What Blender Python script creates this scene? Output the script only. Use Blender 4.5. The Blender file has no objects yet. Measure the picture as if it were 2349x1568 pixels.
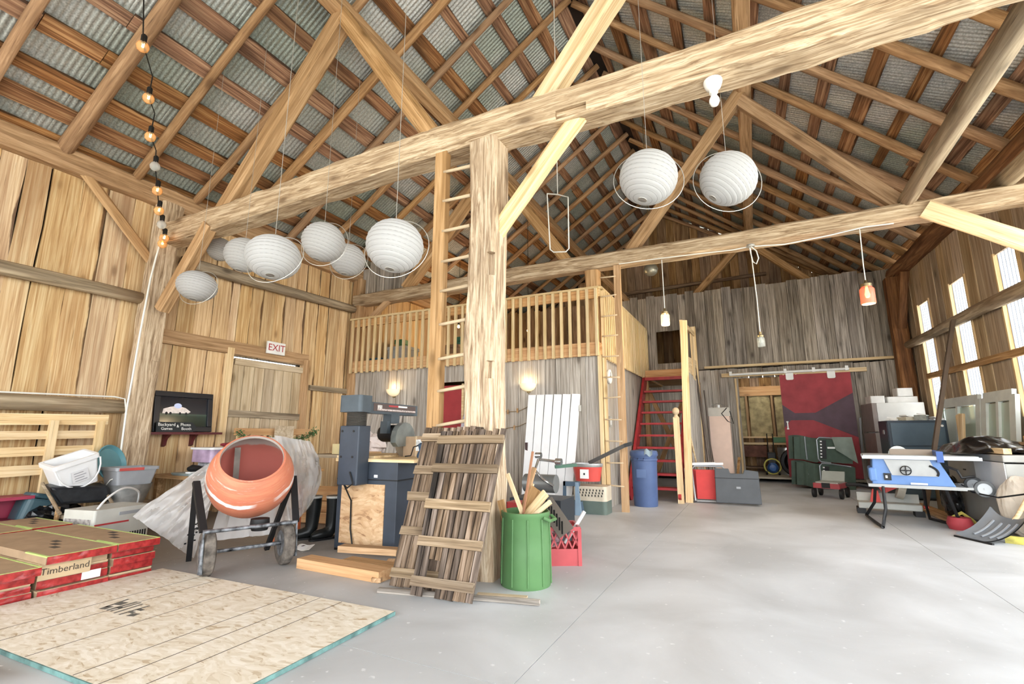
import bpy, bmesh, math, random
from mathutils import Vector, Matrix, noise
random.seed(7)
PI = math.pi
S = bpy.context.scene
COL = S.collection
# ------------------------------------------------------------------ camera
CAM_H = 1.05; FPX = 1114.06; PITCH = math.radians(10.774); YAW = math.radians(26.30)
CX, CY = 2349/2, 1568/2
cam = bpy.data.objects.new('camera', bpy.data.cameras.new('camera')); COL.objects.link(cam)
cam.data.sensor_width = 36; cam.data.lens = FPX/2349*36; cam.data.clip_start = .05; cam.data.clip_end = 300
cam.location = (0, 0, CAM_H); cam.rotation_euler = (PI/2+PITCH, 0, YAW)
S.camera = cam
# ------------------------------------------------------------------ daylight and exposure
w = bpy.data.worlds.new('overcast_sky'); S.world = w; w.use_nodes = True
bg = w.node_tree.nodes['Background']
bg.inputs[0].default_value = (.93, .97, 1, 1); bg.inputs[1].default_value = 7.2
sun = bpy.data.objects.new('sun', bpy.data.lights.new('sun', 'SUN')); COL.objects.link(sun)     # lights the yard outside the open front
sun.data.energy = 24; sun.data.angle = .05; sun.data.color = (1, .96, .9); sun.rotation_euler = (math.radians(-35), math.radians(-22), 0); sun.location = (-20, 20, 30)
S.view_settings.view_transform = 'Standard'; S.view_settings.look = 'None'
S.view_settings.exposure = 0.12; S.view_settings.gamma = 1; S.view_settings.use_curve_mapping = False
S.cycles.use_denoising = True
S.cycles.max_bounces = 7; S.cycles.diffuse_bounces = 4; S.cycles.glossy_bounces = 3; S.cycles.transmission_bounces = 6; S.cycles.transparent_max_bounces = 8
S.cycles.sample_clamp_indirect = 6; S.cycles.use_adaptive_sampling = True; S.cycles.adaptive_threshold = .09
# ------------------------------------------------------------------ pixel -> direction (2349 x 1568 frame)
def ray(x, y):
    dx = (x-CX)/FPX; dy = -(y-CY)/FPX
    cp, sp = math.cos(PITCH), math.sin(PITCH); fw = cp-dy*sp; up = sp+dy*cp
    c, s = math.cos(YAW), math.sin(YAW)
    return Vector((dx*c-fw*s, dx*s+fw*c, up))
def at_z(x, y, z=0.0):
    d = ray(x, y); t = (z-CAM_H)/d.z; return Vector((d.x*t, d.y*t, z))
def at_y(x, y, Y):
    d = ray(x, y); t = Y/d.y; return Vector((d.x*t, Y, CAM_H+d.z*t))
def at_x(x, y, X):
    d = ray(x, y); t = X/d.x; return Vector((X, d.y*t, CAM_H+d.z*t))
def at_d(x, y, dist):
    d = ray(x, y).normalized()*dist; return Vector((d.x, d.y, CAM_H+d.z))
def xr(Y): return 3.635-.05*Y                       # inner face of the wall_right, slightly out of square
def at_wr(x, y, off=0):
    d = ray(x, y); t = (3.635-off)/(d.x+.05*d.y); return Vector((d.x*t, d.y*t, CAM_H+d.z*t))
V = Vector
# ------------------------------------------------------------------ objects
def link(o, parent=None):
    COL.objects.link(o)
    if parent is not None: o.parent = parent
    return o
def tag(o, label=None, cat=None, group=None, kind=None):
    if label: o['label'] = label
    if cat: o['category'] = cat
    if group: o['group'] = group
    if kind: o['kind'] = kind
    return o
def thing(name, label, cat, loc=(0, 0, 0), rotz=0, group=None):
    o = bpy.data.objects.new(name, None); link(o); o.empty_display_size = .1
    o.location = loc; o.rotation_euler = (0, 0, rotz)
    return tag(o, label, cat, group)
def struct(name, loc=(0, 0, 0)):
    o = bpy.data.objects.new(name, None); link(o); o.location = loc; o['kind'] = 'structure'; return o
def copy_tree(o, parent=None):
    c = o.copy(); COL.objects.link(c)
    if parent is not None: c.parent = parent
    for ch in list(o.children): copy_tree(ch, c)
    return c
def mesh_obj(name, verts, faces, mat, parent=None, smooth=False, uv=None):
    me = bpy.data.meshes.new(name); me.from_pydata(verts, [], faces); me.update()
    if smooth:
        for p in me.polygons: p.use_smooth = True
    if mat: me.materials.append(mat)
    return link(bpy.data.objects.new(name, me), parent)
def frame_of(a, b, up=V((0, 0, 1))):
    x = (V(b)-V(a)).normalized(); up = V(up)
    if abs(x.dot(up)) > .985: up = V((0, 1, 0)) if abs(x.y) < .9 else V((1, 0, 0))
    y = up.cross(x).normalized(); z = x.cross(y)
    M = Matrix((x, y, z)).transposed().to_4x4(); M.translation = V(a); return M
def place(o, M, parent=None):
    if parent is not None:
        P = Matrix.LocRotScale(parent.location, parent.rotation_euler, parent.scale)
        q = parent.parent
        while q is not None:
            P = Matrix.LocRotScale(q.location, q.rotation_euler, q.scale) @ P; q = q.parent
        M = P.inverted() @ M
    l, r, s = M.decompose(); o.location = l; o.rotation_euler = r.to_euler(); return o
class MB:
    """collects shapes, builds ONE mesh"""
    def __init__(s): s.v = []; s.f = []
    def add(s, vs, fs):
        n = len(s.v); s.v += [tuple(q) for q in vs]; s.f += [tuple(i+n for i in f) for f in fs]; return s
    def box(s, x0, x1, y0, y1, z0, z1, M=None):
        vs = [V((x, y, z)) for x in (x0, x1) for y in (y0, y1) for z in (z0, z1)]
        if M is not None: vs = [M @ q for q in vs]
        return s.add(vs, [(0, 1, 3, 2), (4, 6, 7, 5), (0, 4, 5, 1), (2, 3, 7, 6), (0, 2, 6, 4), (1, 5, 7, 3)])
    def cbox(s, c, d, M=None): return s.box(c[0]-d[0]/2, c[0]+d[0]/2, c[1]-d[1]/2, c[1]+d[1]/2, c[2]-d[2]/2, c[2]+d[2]/2, M)
    def bar(s, a, b, w, h=None, up=(0, 0, 1)):
        h = h or w; M = frame_of(a, b, up); L = (V(b)-V(a)).length
        return s.box(0, L, -w/2, w/2, -h/2, h/2, M)
    def tube(s, pts, r, n=8, cap=True, rr=None):
        pts = [V(p) for p in pts]; m = len(pts); rings = []
        t0 = (pts[1]-pts[0]).normalized(); u = t0.orthogonal().normalized()
        for i, p in enumerate(pts):
            t = (pts[min(i+1, m-1)]-pts[max(i-1, 0)]).normalized()
            u = (u-t*u.dot(t)).normalized(); w_ = t.cross(u)
            q = rr[i] if rr else r
            rings.append([p+(u*math.cos(2*PI*k/n)+w_*math.sin(2*PI*k/n))*q for k in range(n)])
        vs = [q for R in rings for q in R]
        fs = [(i*n+k, i*n+(k+1) % n, (i+1)*n+(k+1) % n, (i+1)*n+k) for i in range(m-1) for k in range(n)]
        if cap: fs += [tuple(reversed(range(n))), tuple(range((m-1)*n, m*n))]
        return s.add(vs, fs)
    def lathe(s, prof, n=24, M=None, cap0=True, cap1=True):
        vs = []; m = len(prof)
        for r, z in prof:
            vs += [V((r*math.cos(2*PI*k/n), r*math.sin(2*PI*k/n), z)) for k in range(n)]
        if M is not None: vs = [M @ q for q in vs]
        fs = [(i*n+k, i*n+(k+1) % n, (i+1)*n+(k+1) % n, (i+1)*n+k) for i in range(m-1) for k in range(n)]
        if cap0: fs.append(tuple(reversed(range(n))))
        if cap1: fs.append(tuple(range((m-1)*n, m*n)))
        return s.add(vs, fs)
    def prism(s, poly, d0, d1, M=None):
        """polygon in local x,z extruded along y d0..d1"""
        n = len(poly); vs = [V((x, d0, z)) for x, z in poly]+[V((x, d1, z)) for x, z in poly]
        if M is not None: vs = [M @ q for q in vs]
        return s.add(vs, [tuple(range(n)), tuple(reversed(range(n, 2*n)))]+[(k, n+k, n+(k+1) % n, (k+1) % n) for k in range(n)])
    def rbox(s, x0, x1, y0, y1, z0, z1, r, M=None, n=4):
        """box with rounded vertical edges"""
        p = []
        for cx_, cy_, a0 in ((x1-r, y1-r, 0), (x0+r, y1-r, 90), (x0+r, y0+r, 180), (x1-r, y0+r, 270)):
            for k in range(n+1):
                a = math.radians(a0+90*k/n); p.append((cx_+r*math.cos(a), cy_+r*math.sin(a)))
        m = len(p); vs = [V((x, y, z0)) for x, y in p]+[V((x, y, z1)) for x, y in p]
        if M is not None: vs = [M @ q for q in vs]
        return s.add(vs, [tuple(reversed(range(m))), tuple(range(m, 2*m))]+[(k, (k+1) % m, m+(k+1) % m, m+k) for k in range(m)])
    def grid(s, fn, nu, nv, closed_u=False):
        vs = [fn(i/nu, j/nv) for j in range(nv+1) for i in range(nu+1)]
        fs = [(j*(nu+1)+i, j*(nu+1)+i+1, (j+1)*(nu+1)+i+1, (j+1)*(nu+1)+i) for j in range(nv) for i in range(nu)]
        return s.add(vs, fs)
    def build(s, name, mat, parent=None, smooth=False, bevel=0, world=False):
        vs = s.v
        if world and parent is not None:
            P = Matrix.LocRotScale(parent.location, parent.rotation_euler, None).inverted()
            if parent.parent is not None:
                q = parent.parent; P = P @ Matrix.LocRotScale(q.location, q.rotation_euler, None).inverted()
            vs = [tuple(P @ V(q)) for q in vs]
        o = mesh_obj(name, vs, s.f, mat, parent, smooth)
        if smooth:
            bm = bmesh.new(); bm.from_mesh(o.data)
            for e in bm.edges:
                if len(e.link_faces) == 2 and e.calc_face_angle(0) > .75: e.smooth = False
            bm.to_mesh(o.data); bm.free()
        if bevel:
            b = o.modifiers.new('edge', 'BEVEL'); b.width = bevel; b.segments = 2; b.limit_method = 'ANGLE'; b.angle_limit = .6
        return o
    def single(s, name, mat, label, cat, group=None, smooth=False, bevel=0, origin=None):
        o = s.build(name, mat, None, smooth, bevel)
        if origin is None:
            xs = [q[0] for q in s.v]; ys = [q[1] for q in s.v]; zs = [q[2] for q in s.v]
            origin = V(((min(xs)+max(xs))/2, (min(ys)+max(ys))/2, min(zs)))
        o.data.transform(Matrix.Translation(-V(origin))); o.location = origin
        return tag(o, label, cat, group)
def curve(pts, n=6):
    pts = [V(p) for p in pts]; out = []; m = len(pts)
    for i in range(m-1):
        p0, p1, p2, p3 = pts[max(i-1, 0)], pts[i], pts[i+1], pts[min(i+2, m-1)]
        for k in range(n):
            t = k/n; out.append(.5*((2*p1)+(p2-p0)*t+(2*p0-5*p1+4*p2-p3)*t*t+(3*p1-p0-3*p2+p3)*t**3))
    return out+[pts[-1]]
def board(name, parent, mat, a, b, w, t, up=(0, 0, 1), seg=1, wav=0.0, rag=0.0):
    """plank from a to b (centre line); w across (local y), t thick (local z = up)"""
    L = (V(b)-V(a)).length; M = frame_of(a, b, up); sd = random.uniform(0, 99)
    vs = []; fs = []
    for i in range(seg+1):
        x = L*i/seg
        l = -w/2+(noise.noise((x*1.3, sd, 0))*wav if wav else 0); r = w/2+(noise.noise((x*1.3, sd, 9))*wav if wav else 0)
        e = 0
        vs += [(x, l, -t/2), (x, r, -t/2), (x, r, t/2), (x, l, t/2)]
    if rag:
        vs[1] = (vs[1][0]+random.uniform(-rag, rag),)+vs[1][1:]; vs[2] = (vs[1][0],)+vs[2][1:]
    for i in range(seg):
        q = i*4
        fs += [(q+k, q+(k+1) % 4, q+4+(k+1) % 4, q+4+k) for k in range(4)]
    fs += [(3, 2, 1, 0), (seg*4, seg*4+1, seg*4+2, seg*4+3)]
    o = mesh_obj(name, vs, fs, mat, parent); return place(o, M, parent)
def hewn(name, parent, mat, a, b, w, h, amp=.012, seg=None, up=(0, 0, 1), chamfer=.03):
    """hand-hewn squared timber with uneven faces"""
    L = (V(b)-V(a)).length; M = frame_of(a, b, up); seg = seg or max(6, int(L/.11)); sd = random.uniform(0, 99)
    c = chamfer; ring = [(-w/2+c, -h/2), (0, -h/2), (w/2-c, -h/2), (w/2, -h/2+c), (w/2, 0), (w/2, h/2-c), (w/2-c, h/2), (0, h/2), (-w/2+c, h/2), (-w/2, h/2-c), (-w/2, 0), (-w/2, -h/2+c)]
    n = len(ring); vs = []
    for i in range(seg+1):
        x = L*i/seg; by = noise.noise((x*.35, sd, 3))*amp*2; bz = noise.noise((x*.35, sd, 7))*amp*2
        for k, (y, z) in enumerate(ring):
            d = noise.noise((x*2.2, sd+k*.9, 1))*amp + noise.noise((x*9, sd+k*1.7, 5))*amp*.5
            s_ = 1+d/max(w, h)*2
            vs.append((x, y*s_+by, z*s_+bz))
    fs = [(i*n+k, i*n+(k+1) % n, (i+1)*n+(k+1) % n, (i+1)*n+k) for i in range(seg) for k in range(n)]
    fs += [tuple(reversed(range(n))), tuple(range(seg*n, seg*n+n))]
    o = mesh_obj(name, vs, fs, mat, parent); return place(o, M, parent)
def pole(name, parent, mat, a, b, r0, r1, n=10, amp=.1, bend=.03, seg=None):
    L = (V(b)-V(a)).length; M = frame_of(a, b); seg = seg or max(5, int(L/.35)); sd = random.uniform(0, 99); vs = []
    for i in range(seg+1):
        x = L*i/seg; r = r0+(r1-r0)*i/seg
        by = noise.noise((x*.4, sd, 3))*bend; bz = noise.noise((x*.4, sd, 7))*bend
        for k in range(n):
            a_ = 2*PI*k/n; q = r*(1+noise.noise((x*1.5, sd+math.cos(a_), math.sin(a_)))*amp)
            vs.append((x, by+q*math.cos(a_), bz+q*math.sin(a_)))
    fs = [(i*n+k, i*n+(k+1) % n, (i+1)*n+(k+1) % n, (i+1)*n+k) for i in range(seg) for k in range(n)]
    fs += [tuple(reversed(range(n))), tuple(range(seg*n, seg*n+n))]
    o = mesh_obj(name, vs, fs, mat, parent, smooth=True); return place(o, M, parent)
def text_mesh(body, size, mat, name, parent=None, M=None, depth=.0015, align='CENTER', shear=0):
    cu = bpy.data.curves.new(name, 'FONT'); cu.body = body; cu.size = size; cu.extrude = depth/2; cu.align_x = align; cu.align_y = 'CENTER'; cu.resolution_u = 3; cu.shear = shear
    t = bpy.data.objects.new(name, cu); COL.objects.link(t); dg = bpy.context.evaluated_depsgraph_get()
    me = bpy.data.meshes.new_from_object(t.evaluated_get(dg)); bpy.data.objects.remove(t); me.materials.clear(); me.materials.append(mat)
    o = link(bpy.data.objects.new(name, me), parent)
    if M is not None: place(o, M, parent)
    return o
# ------------------------------------------------------------------ materials
def newmat(name):
    m = bpy.data.materials.new(name); m.use_nodes = True; nt = m.node_tree
    return m, nt, nt.nodes, nt.links, nt.nodes['Principled BSDF']
def rgb(h):
    if isinstance(h, str):
        h = h.lstrip('#'); c = [int(h[i:i+2], 16)/255 for i in (0, 2, 4)]
        c = [(x/12.92 if x <= .04045 else ((x+.055)/1.055)**2.4) for x in c]; l = .3*c[0]+.59*c[1]+.11*c[2]
        return tuple(x+(l-x)*.16 for x in c)+(1,)
    return tuple(h)+(1,) if len(h) == 3 else h
def plain(name, col, rough=.5, metal=0, var=.06, scale=6, bump=0, spec=.4, trans=0, alpha=1, emit=None, es=0, ior=1.45):
    m, nt, N, L, b = newmat(name)
    c = rgb(col); b.inputs['Roughness'].default_value = rough; b.inputs['Metallic'].default_value = metal
    b.inputs['Specular IOR Level'].default_value = spec; b.inputs['Transmission Weight'].default_value = trans; b.inputs['Alpha'].default_value = alpha; b.inputs['IOR'].default_value = ior
    if var:
        tc = N.new('ShaderNodeTexCoord'); nz = N.new('ShaderNodeTexNoise'); nz.inputs['Scale'].default_value = scale; nz.inputs['Detail'].default_value = 5
        L.new(tc.outputs['Object'], nz.inputs['Vector'])
        cr = N.new('ShaderNodeValToRGB'); cr.color_ramp.elements[0].position = .3; cr.color_ramp.elements[1].position = .7
        cr.color_ramp.elements[0].color = tuple(x*(1-var*2) for x in c[:3])+(1,); cr.color_ramp.elements[1].color = tuple(min(1, x*(1+var)) for x in c[:3])+(1,)
        L.new(nz.outputs['Fac'], cr.inputs['Fac']); L.new(cr.outputs['Color'], b.inputs['Base Color'])
        if bump:
            bp = N.new('ShaderNodeBump'); bp.inputs['Strength'].default_value = bump; bp.inputs['Distance'].default_value = .01
            L.new(nz.outputs['Fac'], bp.inputs['Height']); L.new(bp.outputs['Normal'], b.inputs['Normal'])
    else: b.inputs['Base Color'].default_value = c
    if emit: b.inputs['Emission Color'].default_value = rgb(emit); b.inputs['Emission Strength'].default_value = es
    return m
def wood(name, dark, mid, light, axis='x', fine=26, along=1.1, vary=.35, stain=None, stain_amt=.5, knots=.8, rough=.75, bump=.35, edge=None, contrast=1.0):
    m, nt, N, L, b = newmat(name); b.inputs['Roughness'].default_value = rough; b.inputs['Specular IOR Level'].default_value = .25
    tc = N.new('ShaderNodeTexCoord'); oi = N.new('ShaderNodeObjectInfo')
    mul = N.new('ShaderNodeMath'); mul.operation = 'MULTIPLY'; mul.inputs[1].default_value = 61.7; L.new(oi.outputs['Random'], mul.inputs[0])
    add = N.new('ShaderNodeVectorMath'); add.operation = 'ADD'; L.new(tc.outputs['Object'], add.inputs[0]); L.new(mul.outputs[0], add.inputs[1])
    def mapped(la, sc):
        mp = N.new('ShaderNodeMapping'); s = [sc, sc, sc]; s['xyz'.index(axis)] = la; mp.inputs['Scale'].default_value = s
        L.new(add.outputs[0], mp.inputs['Vector']); return mp
    # warp so grain is not dead straight
    g = N.new('ShaderNodeTexNoise'); g.inputs['Scale'].default_value = 1; g.inputs['Detail'].default_value = 4; g.inputs['Roughness'].default_value = .62; g.inputs['Distortion'].default_value = .9
    L.new(mapped(along, fine).outputs[0], g.inputs['Vector'])
    cr = N.new('ShaderNodeValToRGB'); e = cr.color_ramp.elements; k = .17/contrast
    e[0].position = .5-k*1.3; e[0].color = rgb(dark); e[1].position = .5+k; e[1].color = rgb(light); q = e.new(.5); q.color = rgb(mid)
    L.new(g.outputs['Fac'], cr.inputs['Fac']); col = cr.outputs['Color']
    def mix(a, c, fac, blend='MIX'):
        x = N.new('ShaderNodeMix'); x.data_type = 'RGBA'; x.blend_type = blend
        if isinstance(fac, (int, float)): x.inputs[0].default_value = fac
        else: L.new(fac, x.inputs[0])
        L.new(a, x.inputs[6])
        if isinstance(c, tuple): x.inputs[7].default_value = c
        else: L.new(c, x.inputs[7])
        return x.outputs[2]
    def ramp(src, p0, p1, c0=0, c1=1):
        r = N.new('ShaderNodeMapRange'); r.inputs[1].default_value = p0; r.inputs[2].default_value = p1; r.inputs[3].default_value = c0; r.inputs[4].default_value = c1
        L.new(src, r.inputs[0]); return r.outputs[0]
    if stain:
        n2 = N.new('ShaderNodeTexNoise'); n2.inputs['Scale'].default_value = 1; n2.inputs['Detail'].default_value = 3; n2.inputs['Distortion'].default_value = .6
        L.new(mapped(.55, 3.2).outputs[0], n2.inputs['Vector'])
        col = mix(col, rgb(stain), ramp(n2.outputs['Fac'], .5, .72, 0, stain_amt))
    f2 = N.new('ShaderNodeTexNoise'); f2.inputs['Scale'].default_value = 1; f2.inputs['Detail'].default_value = 3; f2.inputs['Distortion'].default_value = .4
    L.new(mapped(along*2.2, fine*4).outputs[0], f2.inputs['Vector'])
    col = mix(col, tuple(x*.45 for x in rgb(dark)[:3])+(1,), ramp(f2.outputs['Fac'], .36, .27, 0, .75))
    if edge:
        sx = N.new('ShaderNodeSeparateXYZ'); L.new(tc.outputs['Generated'], sx.inputs[0]); n4 = N.new('ShaderNodeTexNoise'); n4.inputs['Scale'].default_value = 1; n4.inputs['Detail'].default_value = 4; L.new(mapped(1.6, 2).outputs[0], n4.inputs['Vector'])
        m4 = N.new('ShaderNodeMath'); m4.operation = 'MULTIPLY_ADD'; m4.inputs[1].default_value = -.55; L.new(n4.outputs['Fac'], m4.inputs[0]); L.new(sx.outputs['Y'], m4.inputs[2])
        gt = N.new('ShaderNodeMath'); gt.operation = 'GREATER_THAN'; gt.inputs[1].default_value = .35; L.new(oi.outputs['Random'], gt.inputs[0]); e_ = N.new('ShaderNodeMath'); e_.operation = 'MULTIPLY'; L.new(ramp(m4.outputs[0], -.18, -.23, 0, .9), e_.inputs[0]); L.new(gt.outputs[0], e_.inputs[1])
        col = mix(col, rgb(edge), e_.outputs[0])
    if knots:
        vo = N.new('ShaderNodeTexVoronoi'); vo.inputs['Scale'].default_value = 1; L.new(mapped(1.5, 3.4).outputs[0], vo.inputs['Vector'])
        kd = tuple(x*.35 for x in rgb(dark)[:3])+(1,)
        col = mix(col, kd, ramp(vo.outputs['Distance'], .055, .14, knots, 0))
        col = mix(col, rgb(dark), ramp(vo.outputs['Distance'], .10, .30, knots*.55, 0))
    hs = N.new('ShaderNodeHueSaturation'); L.new(col, hs.inputs['Color'])
    L.new(ramp(oi.outputs['Random'], 0, 1, 1-vary*.6, 1+vary*.45), hs.inputs['Value'])
    wn = N.new('ShaderNodeTexWhiteNoise'); wn.noise_dimensions = '1D'; L.new(oi.outputs['Random'], wn.inputs['W'])
    L.new(ramp(wn.outputs['Value'], 0, 1, 1-vary*.5, 1+vary*.3), hs.inputs['Saturation'])
    L.new(ramp(wn.outputs['Value'], 0, 1, .5-.008*vary, .5+.008*vary), hs.inputs['Hue'])
    L.new(hs.outputs['Color'], b.inputs['Base Color'])
    if bump:
        bp = N.new('ShaderNodeBump'); bp.inputs['Strength'].default_value = bump; bp.inputs['Distance'].default_value = .006
        L.new(g.outputs['Fac'], bp.inputs['Height']); L.new(bp.outputs['Normal'], b.inputs['Normal'])
    return m
M_ = {}
M_['pine'] = wood('golden_pine_board', '#b0834c', '#d3ab72', '#e6c994', stain='#9a6b3a', stain_amt=.5, vary=.26, fine=34, along=.9, edge='#5e3d20', contrast=1.15)
M_['grey_board'] = wood('weathered_grey_board', '#7d7368', '#aea498', '#cbc3b8', stain='#85705c', stain_amt=.5, vary=.34, fine=46, along=.9, contrast=1.2)
M_['dark_grey_board'] = wood('dark_weathered_board', '#655c51', '#9b9082', '#b9ae9f', stain='#61564b', stain_amt=.65, vary=.5, fine=34, along=.9, contrast=1.35)
M_['brown_board'] = wood('brown_wall_board', '#6b4f33', '#94744f', '#b0906a', stain='#5a3f28', stain_amt=.5, vary=.35, fine=22)
M_['gable'] = wood('gable_board', '#6d4c2c', '#a0784c', '#bd9766', stain='#43301f', stain_amt=.6, vary=.45, fine=22)
M_['hewn'] = wood('hewn_timber', '#85694a', '#b79c78', '#d3bd9c', fine=34, along=2.2, vary=.12, stain='#94795a', stain_amt=.55, knots=.7, bump=.9, contrast=1.35)
M_['lath'] = wood('roof_lath', '#5e3a1c', '#946238', '#b98a58', fine=30, along=.9, vary=.34, stain='#3d2512', stain_amt=.75, knots=.7, contrast=1.3, edge='#3a2616')
M_['rafter'] = wood('rafter_pole', '#7c5630', '#a97d4c', '#c79b68', fine=22, along=1.5, vary=.22, stain='#6b4c2c', stain_amt=.5, knots=.7, bump=.5)
M_['timber'] = wood('sawn_timber', '#86602f', '#b58a55', '#cda470', fine=22, along=1.0, vary=.16, knots=.6)
M_['lumber'] = wood('new_lumber', '#c39a5e', '#dfbf88', '#ecd3a4', fine=24, along=.8, vary=.12, knots=.5)
M_['log'] = wood('weathered_log', '#6a5a45', '#978468', '#b8a588', fine=16, along=.9, vary=.15, stain='#6b4a2a', stain_amt=.6, bump=.5)
M_['red_log'] = wood('reddish_log', '#4c2e17', '#80532c', '#a3713f', fine=14, along=.9, vary=.1, stain='#55331b', stain_amt=.5, bump=.7)
M_['rung'] = plain('ladder_rung', '#c9b08a', .7, scale=9)
M_['dark_gap'] = plain('dark_backing', '#2c2118', .9, var=.2, scale=2)
def metal_roof():
    m, nt, N, L, b = newmat('galvanised_roofing'); tc = N.new('ShaderNodeTexCoord')
    nz = N.new('ShaderNodeTexNoise'); nz.inputs['Scale'].default_value = 55; nz.inputs['Detail'].default_value = 4; L.new(tc.outputs['Object'], nz.inputs['Vector'])
    n2 = N.new('ShaderNodeTexNoise'); n2.inputs['Scale'].default_value = .5; n2.inputs['Detail'].default_value = 3; L.new(tc.outputs['Object'], n2.inputs['Vector'])
    cr = N.new('ShaderNodeValToRGB'); cr.color_ramp.elements[0].position = .32; cr.color_ramp.elements[0].color = rgb('#9b9d99'); cr.color_ramp.elements[1].position = .7; cr.color_ramp.elements[1].color = rgb('#d2d3cf')
    L.new(nz.outputs['Fac'], cr.inputs['Fac'])
    mx = N.new('ShaderNodeMix'); mx.data_type = 'RGBA'; mx.blend_type = 'MULTIPLY'; mx.inputs[7].default_value = rgb('#cfdad0')
    mr = N.new('ShaderNodeMapRange'); mr.inputs[1].default_value = .42; mr.inputs[2].default_value = .62; L.new(n2.outputs['Fac'], mr.inputs[0]); L.new(mr.outputs[0], mx.inputs[0]); L.new(cr.outputs['Color'], mx.inputs[6])
    L.new(mx.outputs[2], b.inputs['Base Color']); b.inputs['Metallic'].default_value = .45; b.inputs['Roughness'].default_value = .42
    return m
M_['roof_metal'] = metal_roof()
def concrete():
    m, nt, N, L, b = newmat('concrete_floor'); tc = N.new('ShaderNodeTexCoord')
    def nz(sc, det=6, dist=0):
        n = N.new('ShaderNodeTexNoise'); n.inputs['Scale'].default_value = sc; n.inputs['Detail'].default_value = det; n.inputs['Distortion'].default_value = dist; L.new(tc.outputs['Object'], n.inputs['Vector']); return n.outputs['Fac']
    cr = N.new('ShaderNodeValToRGB'); cr.color_ramp.elements[0].position = .35; cr.color_ramp.elements[0].color = rgb('#a9abac'); cr.color_ramp.elements[1].position = .68; cr.color_ramp.elements[1].color = rgb('#c6c9cc')
    L.new(nz(1.1, 8, .5), cr.inputs['Fac'])
    mx = N.new('ShaderNodeMix'); mx.data_type = 'RGBA'; mx.blend_type = 'MIX'; mx.inputs[7].default_value = rgb('#7d7163')
    # dust and mud tracked in along the workshop side (X < -2.4)
    sp = N.new('ShaderNodeSeparateXYZ'); L.new(tc.outputs['Object'], sp.inputs[0])
    ad = N.new('ShaderNodeMath'); ad.operation = 'MULTIPLY_ADD'; ad.inputs[1].default_value = 2.6; L.new(nz(.9, 5, .8), ad.inputs[0]); L.new(sp.outputs['X'], ad.inputs[2])
    mr = N.new('ShaderNodeMapRange'); mr.inputs[1].default_value = -1.2; mr.inputs[2].default_value = -3.4; mr.inputs[3].default_value = 0; mr.inputs[4].default_value = .78; L.new(ad.outputs[0], mr.inputs[0])
    L.new(mr.outputs[0], mx.inputs[0]); L.new(cr.outputs['Color'], mx.inputs[6])
    sk = N.new('ShaderNodeMix'); sk.data_type = 'RGBA'; sk.inputs[7].default_value = rgb('#e3e4e4')
    ms = N.new('ShaderNodeMapRange'); ms.inputs[1].default_value = .68; ms.inputs[2].default_value = .76; ms.inputs[4].default_value = .5; L.new(nz(24, 2), ms.inputs[0]); L.new(ms.outputs[0], sk.inputs[0]); L.new(mx.outputs[2], sk.inputs[6])
    L.new(sk.outputs[2], b.inputs['Base Color']); b.inputs['Roughness'].default_value = .5; b.inputs['Specular IOR Level'].default_value = .35
    bp = N.new('ShaderNodeBump'); bp.inputs['Strength'].default_value = .12; bp.inputs['Distance'].default_value = .01; L.new(nz(14, 6), bp.inputs['Height']); L.new(bp.outputs['Normal'], b.inputs['Normal'])
    return m
M_['concrete'] = concrete()
# ================================================================== THE SETTING
YB, YG = -4.0, 14.5                                  # open front end, back gable
YP = 12.75                                           # inner partition
M_['bounce_ground'] = plain('pale_bounce_ground', '#c9c6b8', .9, var=.1, scale=3)  # unseen ground, made pale to bounce daylight up to the roof
g = MB().box(-60, 60, -60, 60, -.3, -.06).build('ground_outside', M_['bounce_ground']); g['kind'] = 'structure'
# ---- floor: slab cut by saw joints
FL = struct('floor')
xs = [-7.3, -4.55, -1.02, 1.35, 4.2]; ys = [YB-1.5, -.6, 2.05, 5.3, 8.9, 14.6]
for i in range(len(xs)-1):
    for j in range(len(ys)-1):
        o = MB().box(xs[i]+.002, xs[i+1]-.002, ys[j]+.002, ys[j+1]-.002, -.12, 0).build('slab', M_['concrete'], FL)
MB().box(-7.3, 4.2, YB-1.5, 14.6, -.14, -.018).build('slab_base', M_['dark_gap'], FL)
fl2 = MB()
M_['floor_wood'] = wood('raised_floor_board', '#8d8470', '#aea58f', '#c6bea9', axis='x', vary=.15)
for k in range(12):
    board('floor_plank', FL, M_['floor_wood'], (-3.0, YP-.18+k*.16+.08, .10), (2.9, YP-.18+k*.16+.08, .10), .155, .04)
# ---- left wall
WL = struct('wall_left')
MB().box(-7.14, -7.09, YB, 4.68, 0, 4.3).box(-7.14, -7.09, 5.88, YG, 0, 4.3).box(-7.14, -7.09, 4.68, 5.88, 0, 2.195).box(-7.14, -7.09, 4.68, 5.88, 2.232, 4.3).build('gap_backing', M_['dark_gap'], WL)  # dark backing added behind the planks so their gaps leak no light
y = YB; DOOR_L = (4.66, 5.9)
while y < YG:
    wd = random.uniform(.2, .31)
    if y < DOOR_L[0] < y+wd+.1: wd = DOOR_L[0]-y
    if abs(y-DOOR_L[0]) < .01: y = DOOR_L[1]
    z0 = 0.0
    off = random.uniform(0, .014)
    board('plank', WL, M_['pine'], (-7.045+off, y+wd/2, z0), (-7.045+off, y+wd/2, 4.2), wd-.007, .03, up=(1, 0, 0), seg=10, wav=.022)
    y += wd
z = 0
for y in [DOOR_L[0]+i*.2067 for i in range(6)]:         # boards over the doorway
    board('plank', WL, M_['pine'], (-7.045, y+.103, 2.235), (-7.045, y+.103, 4.2), .2, .03, up=(1, 0, 0), seg=5, wav=.02)
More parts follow.
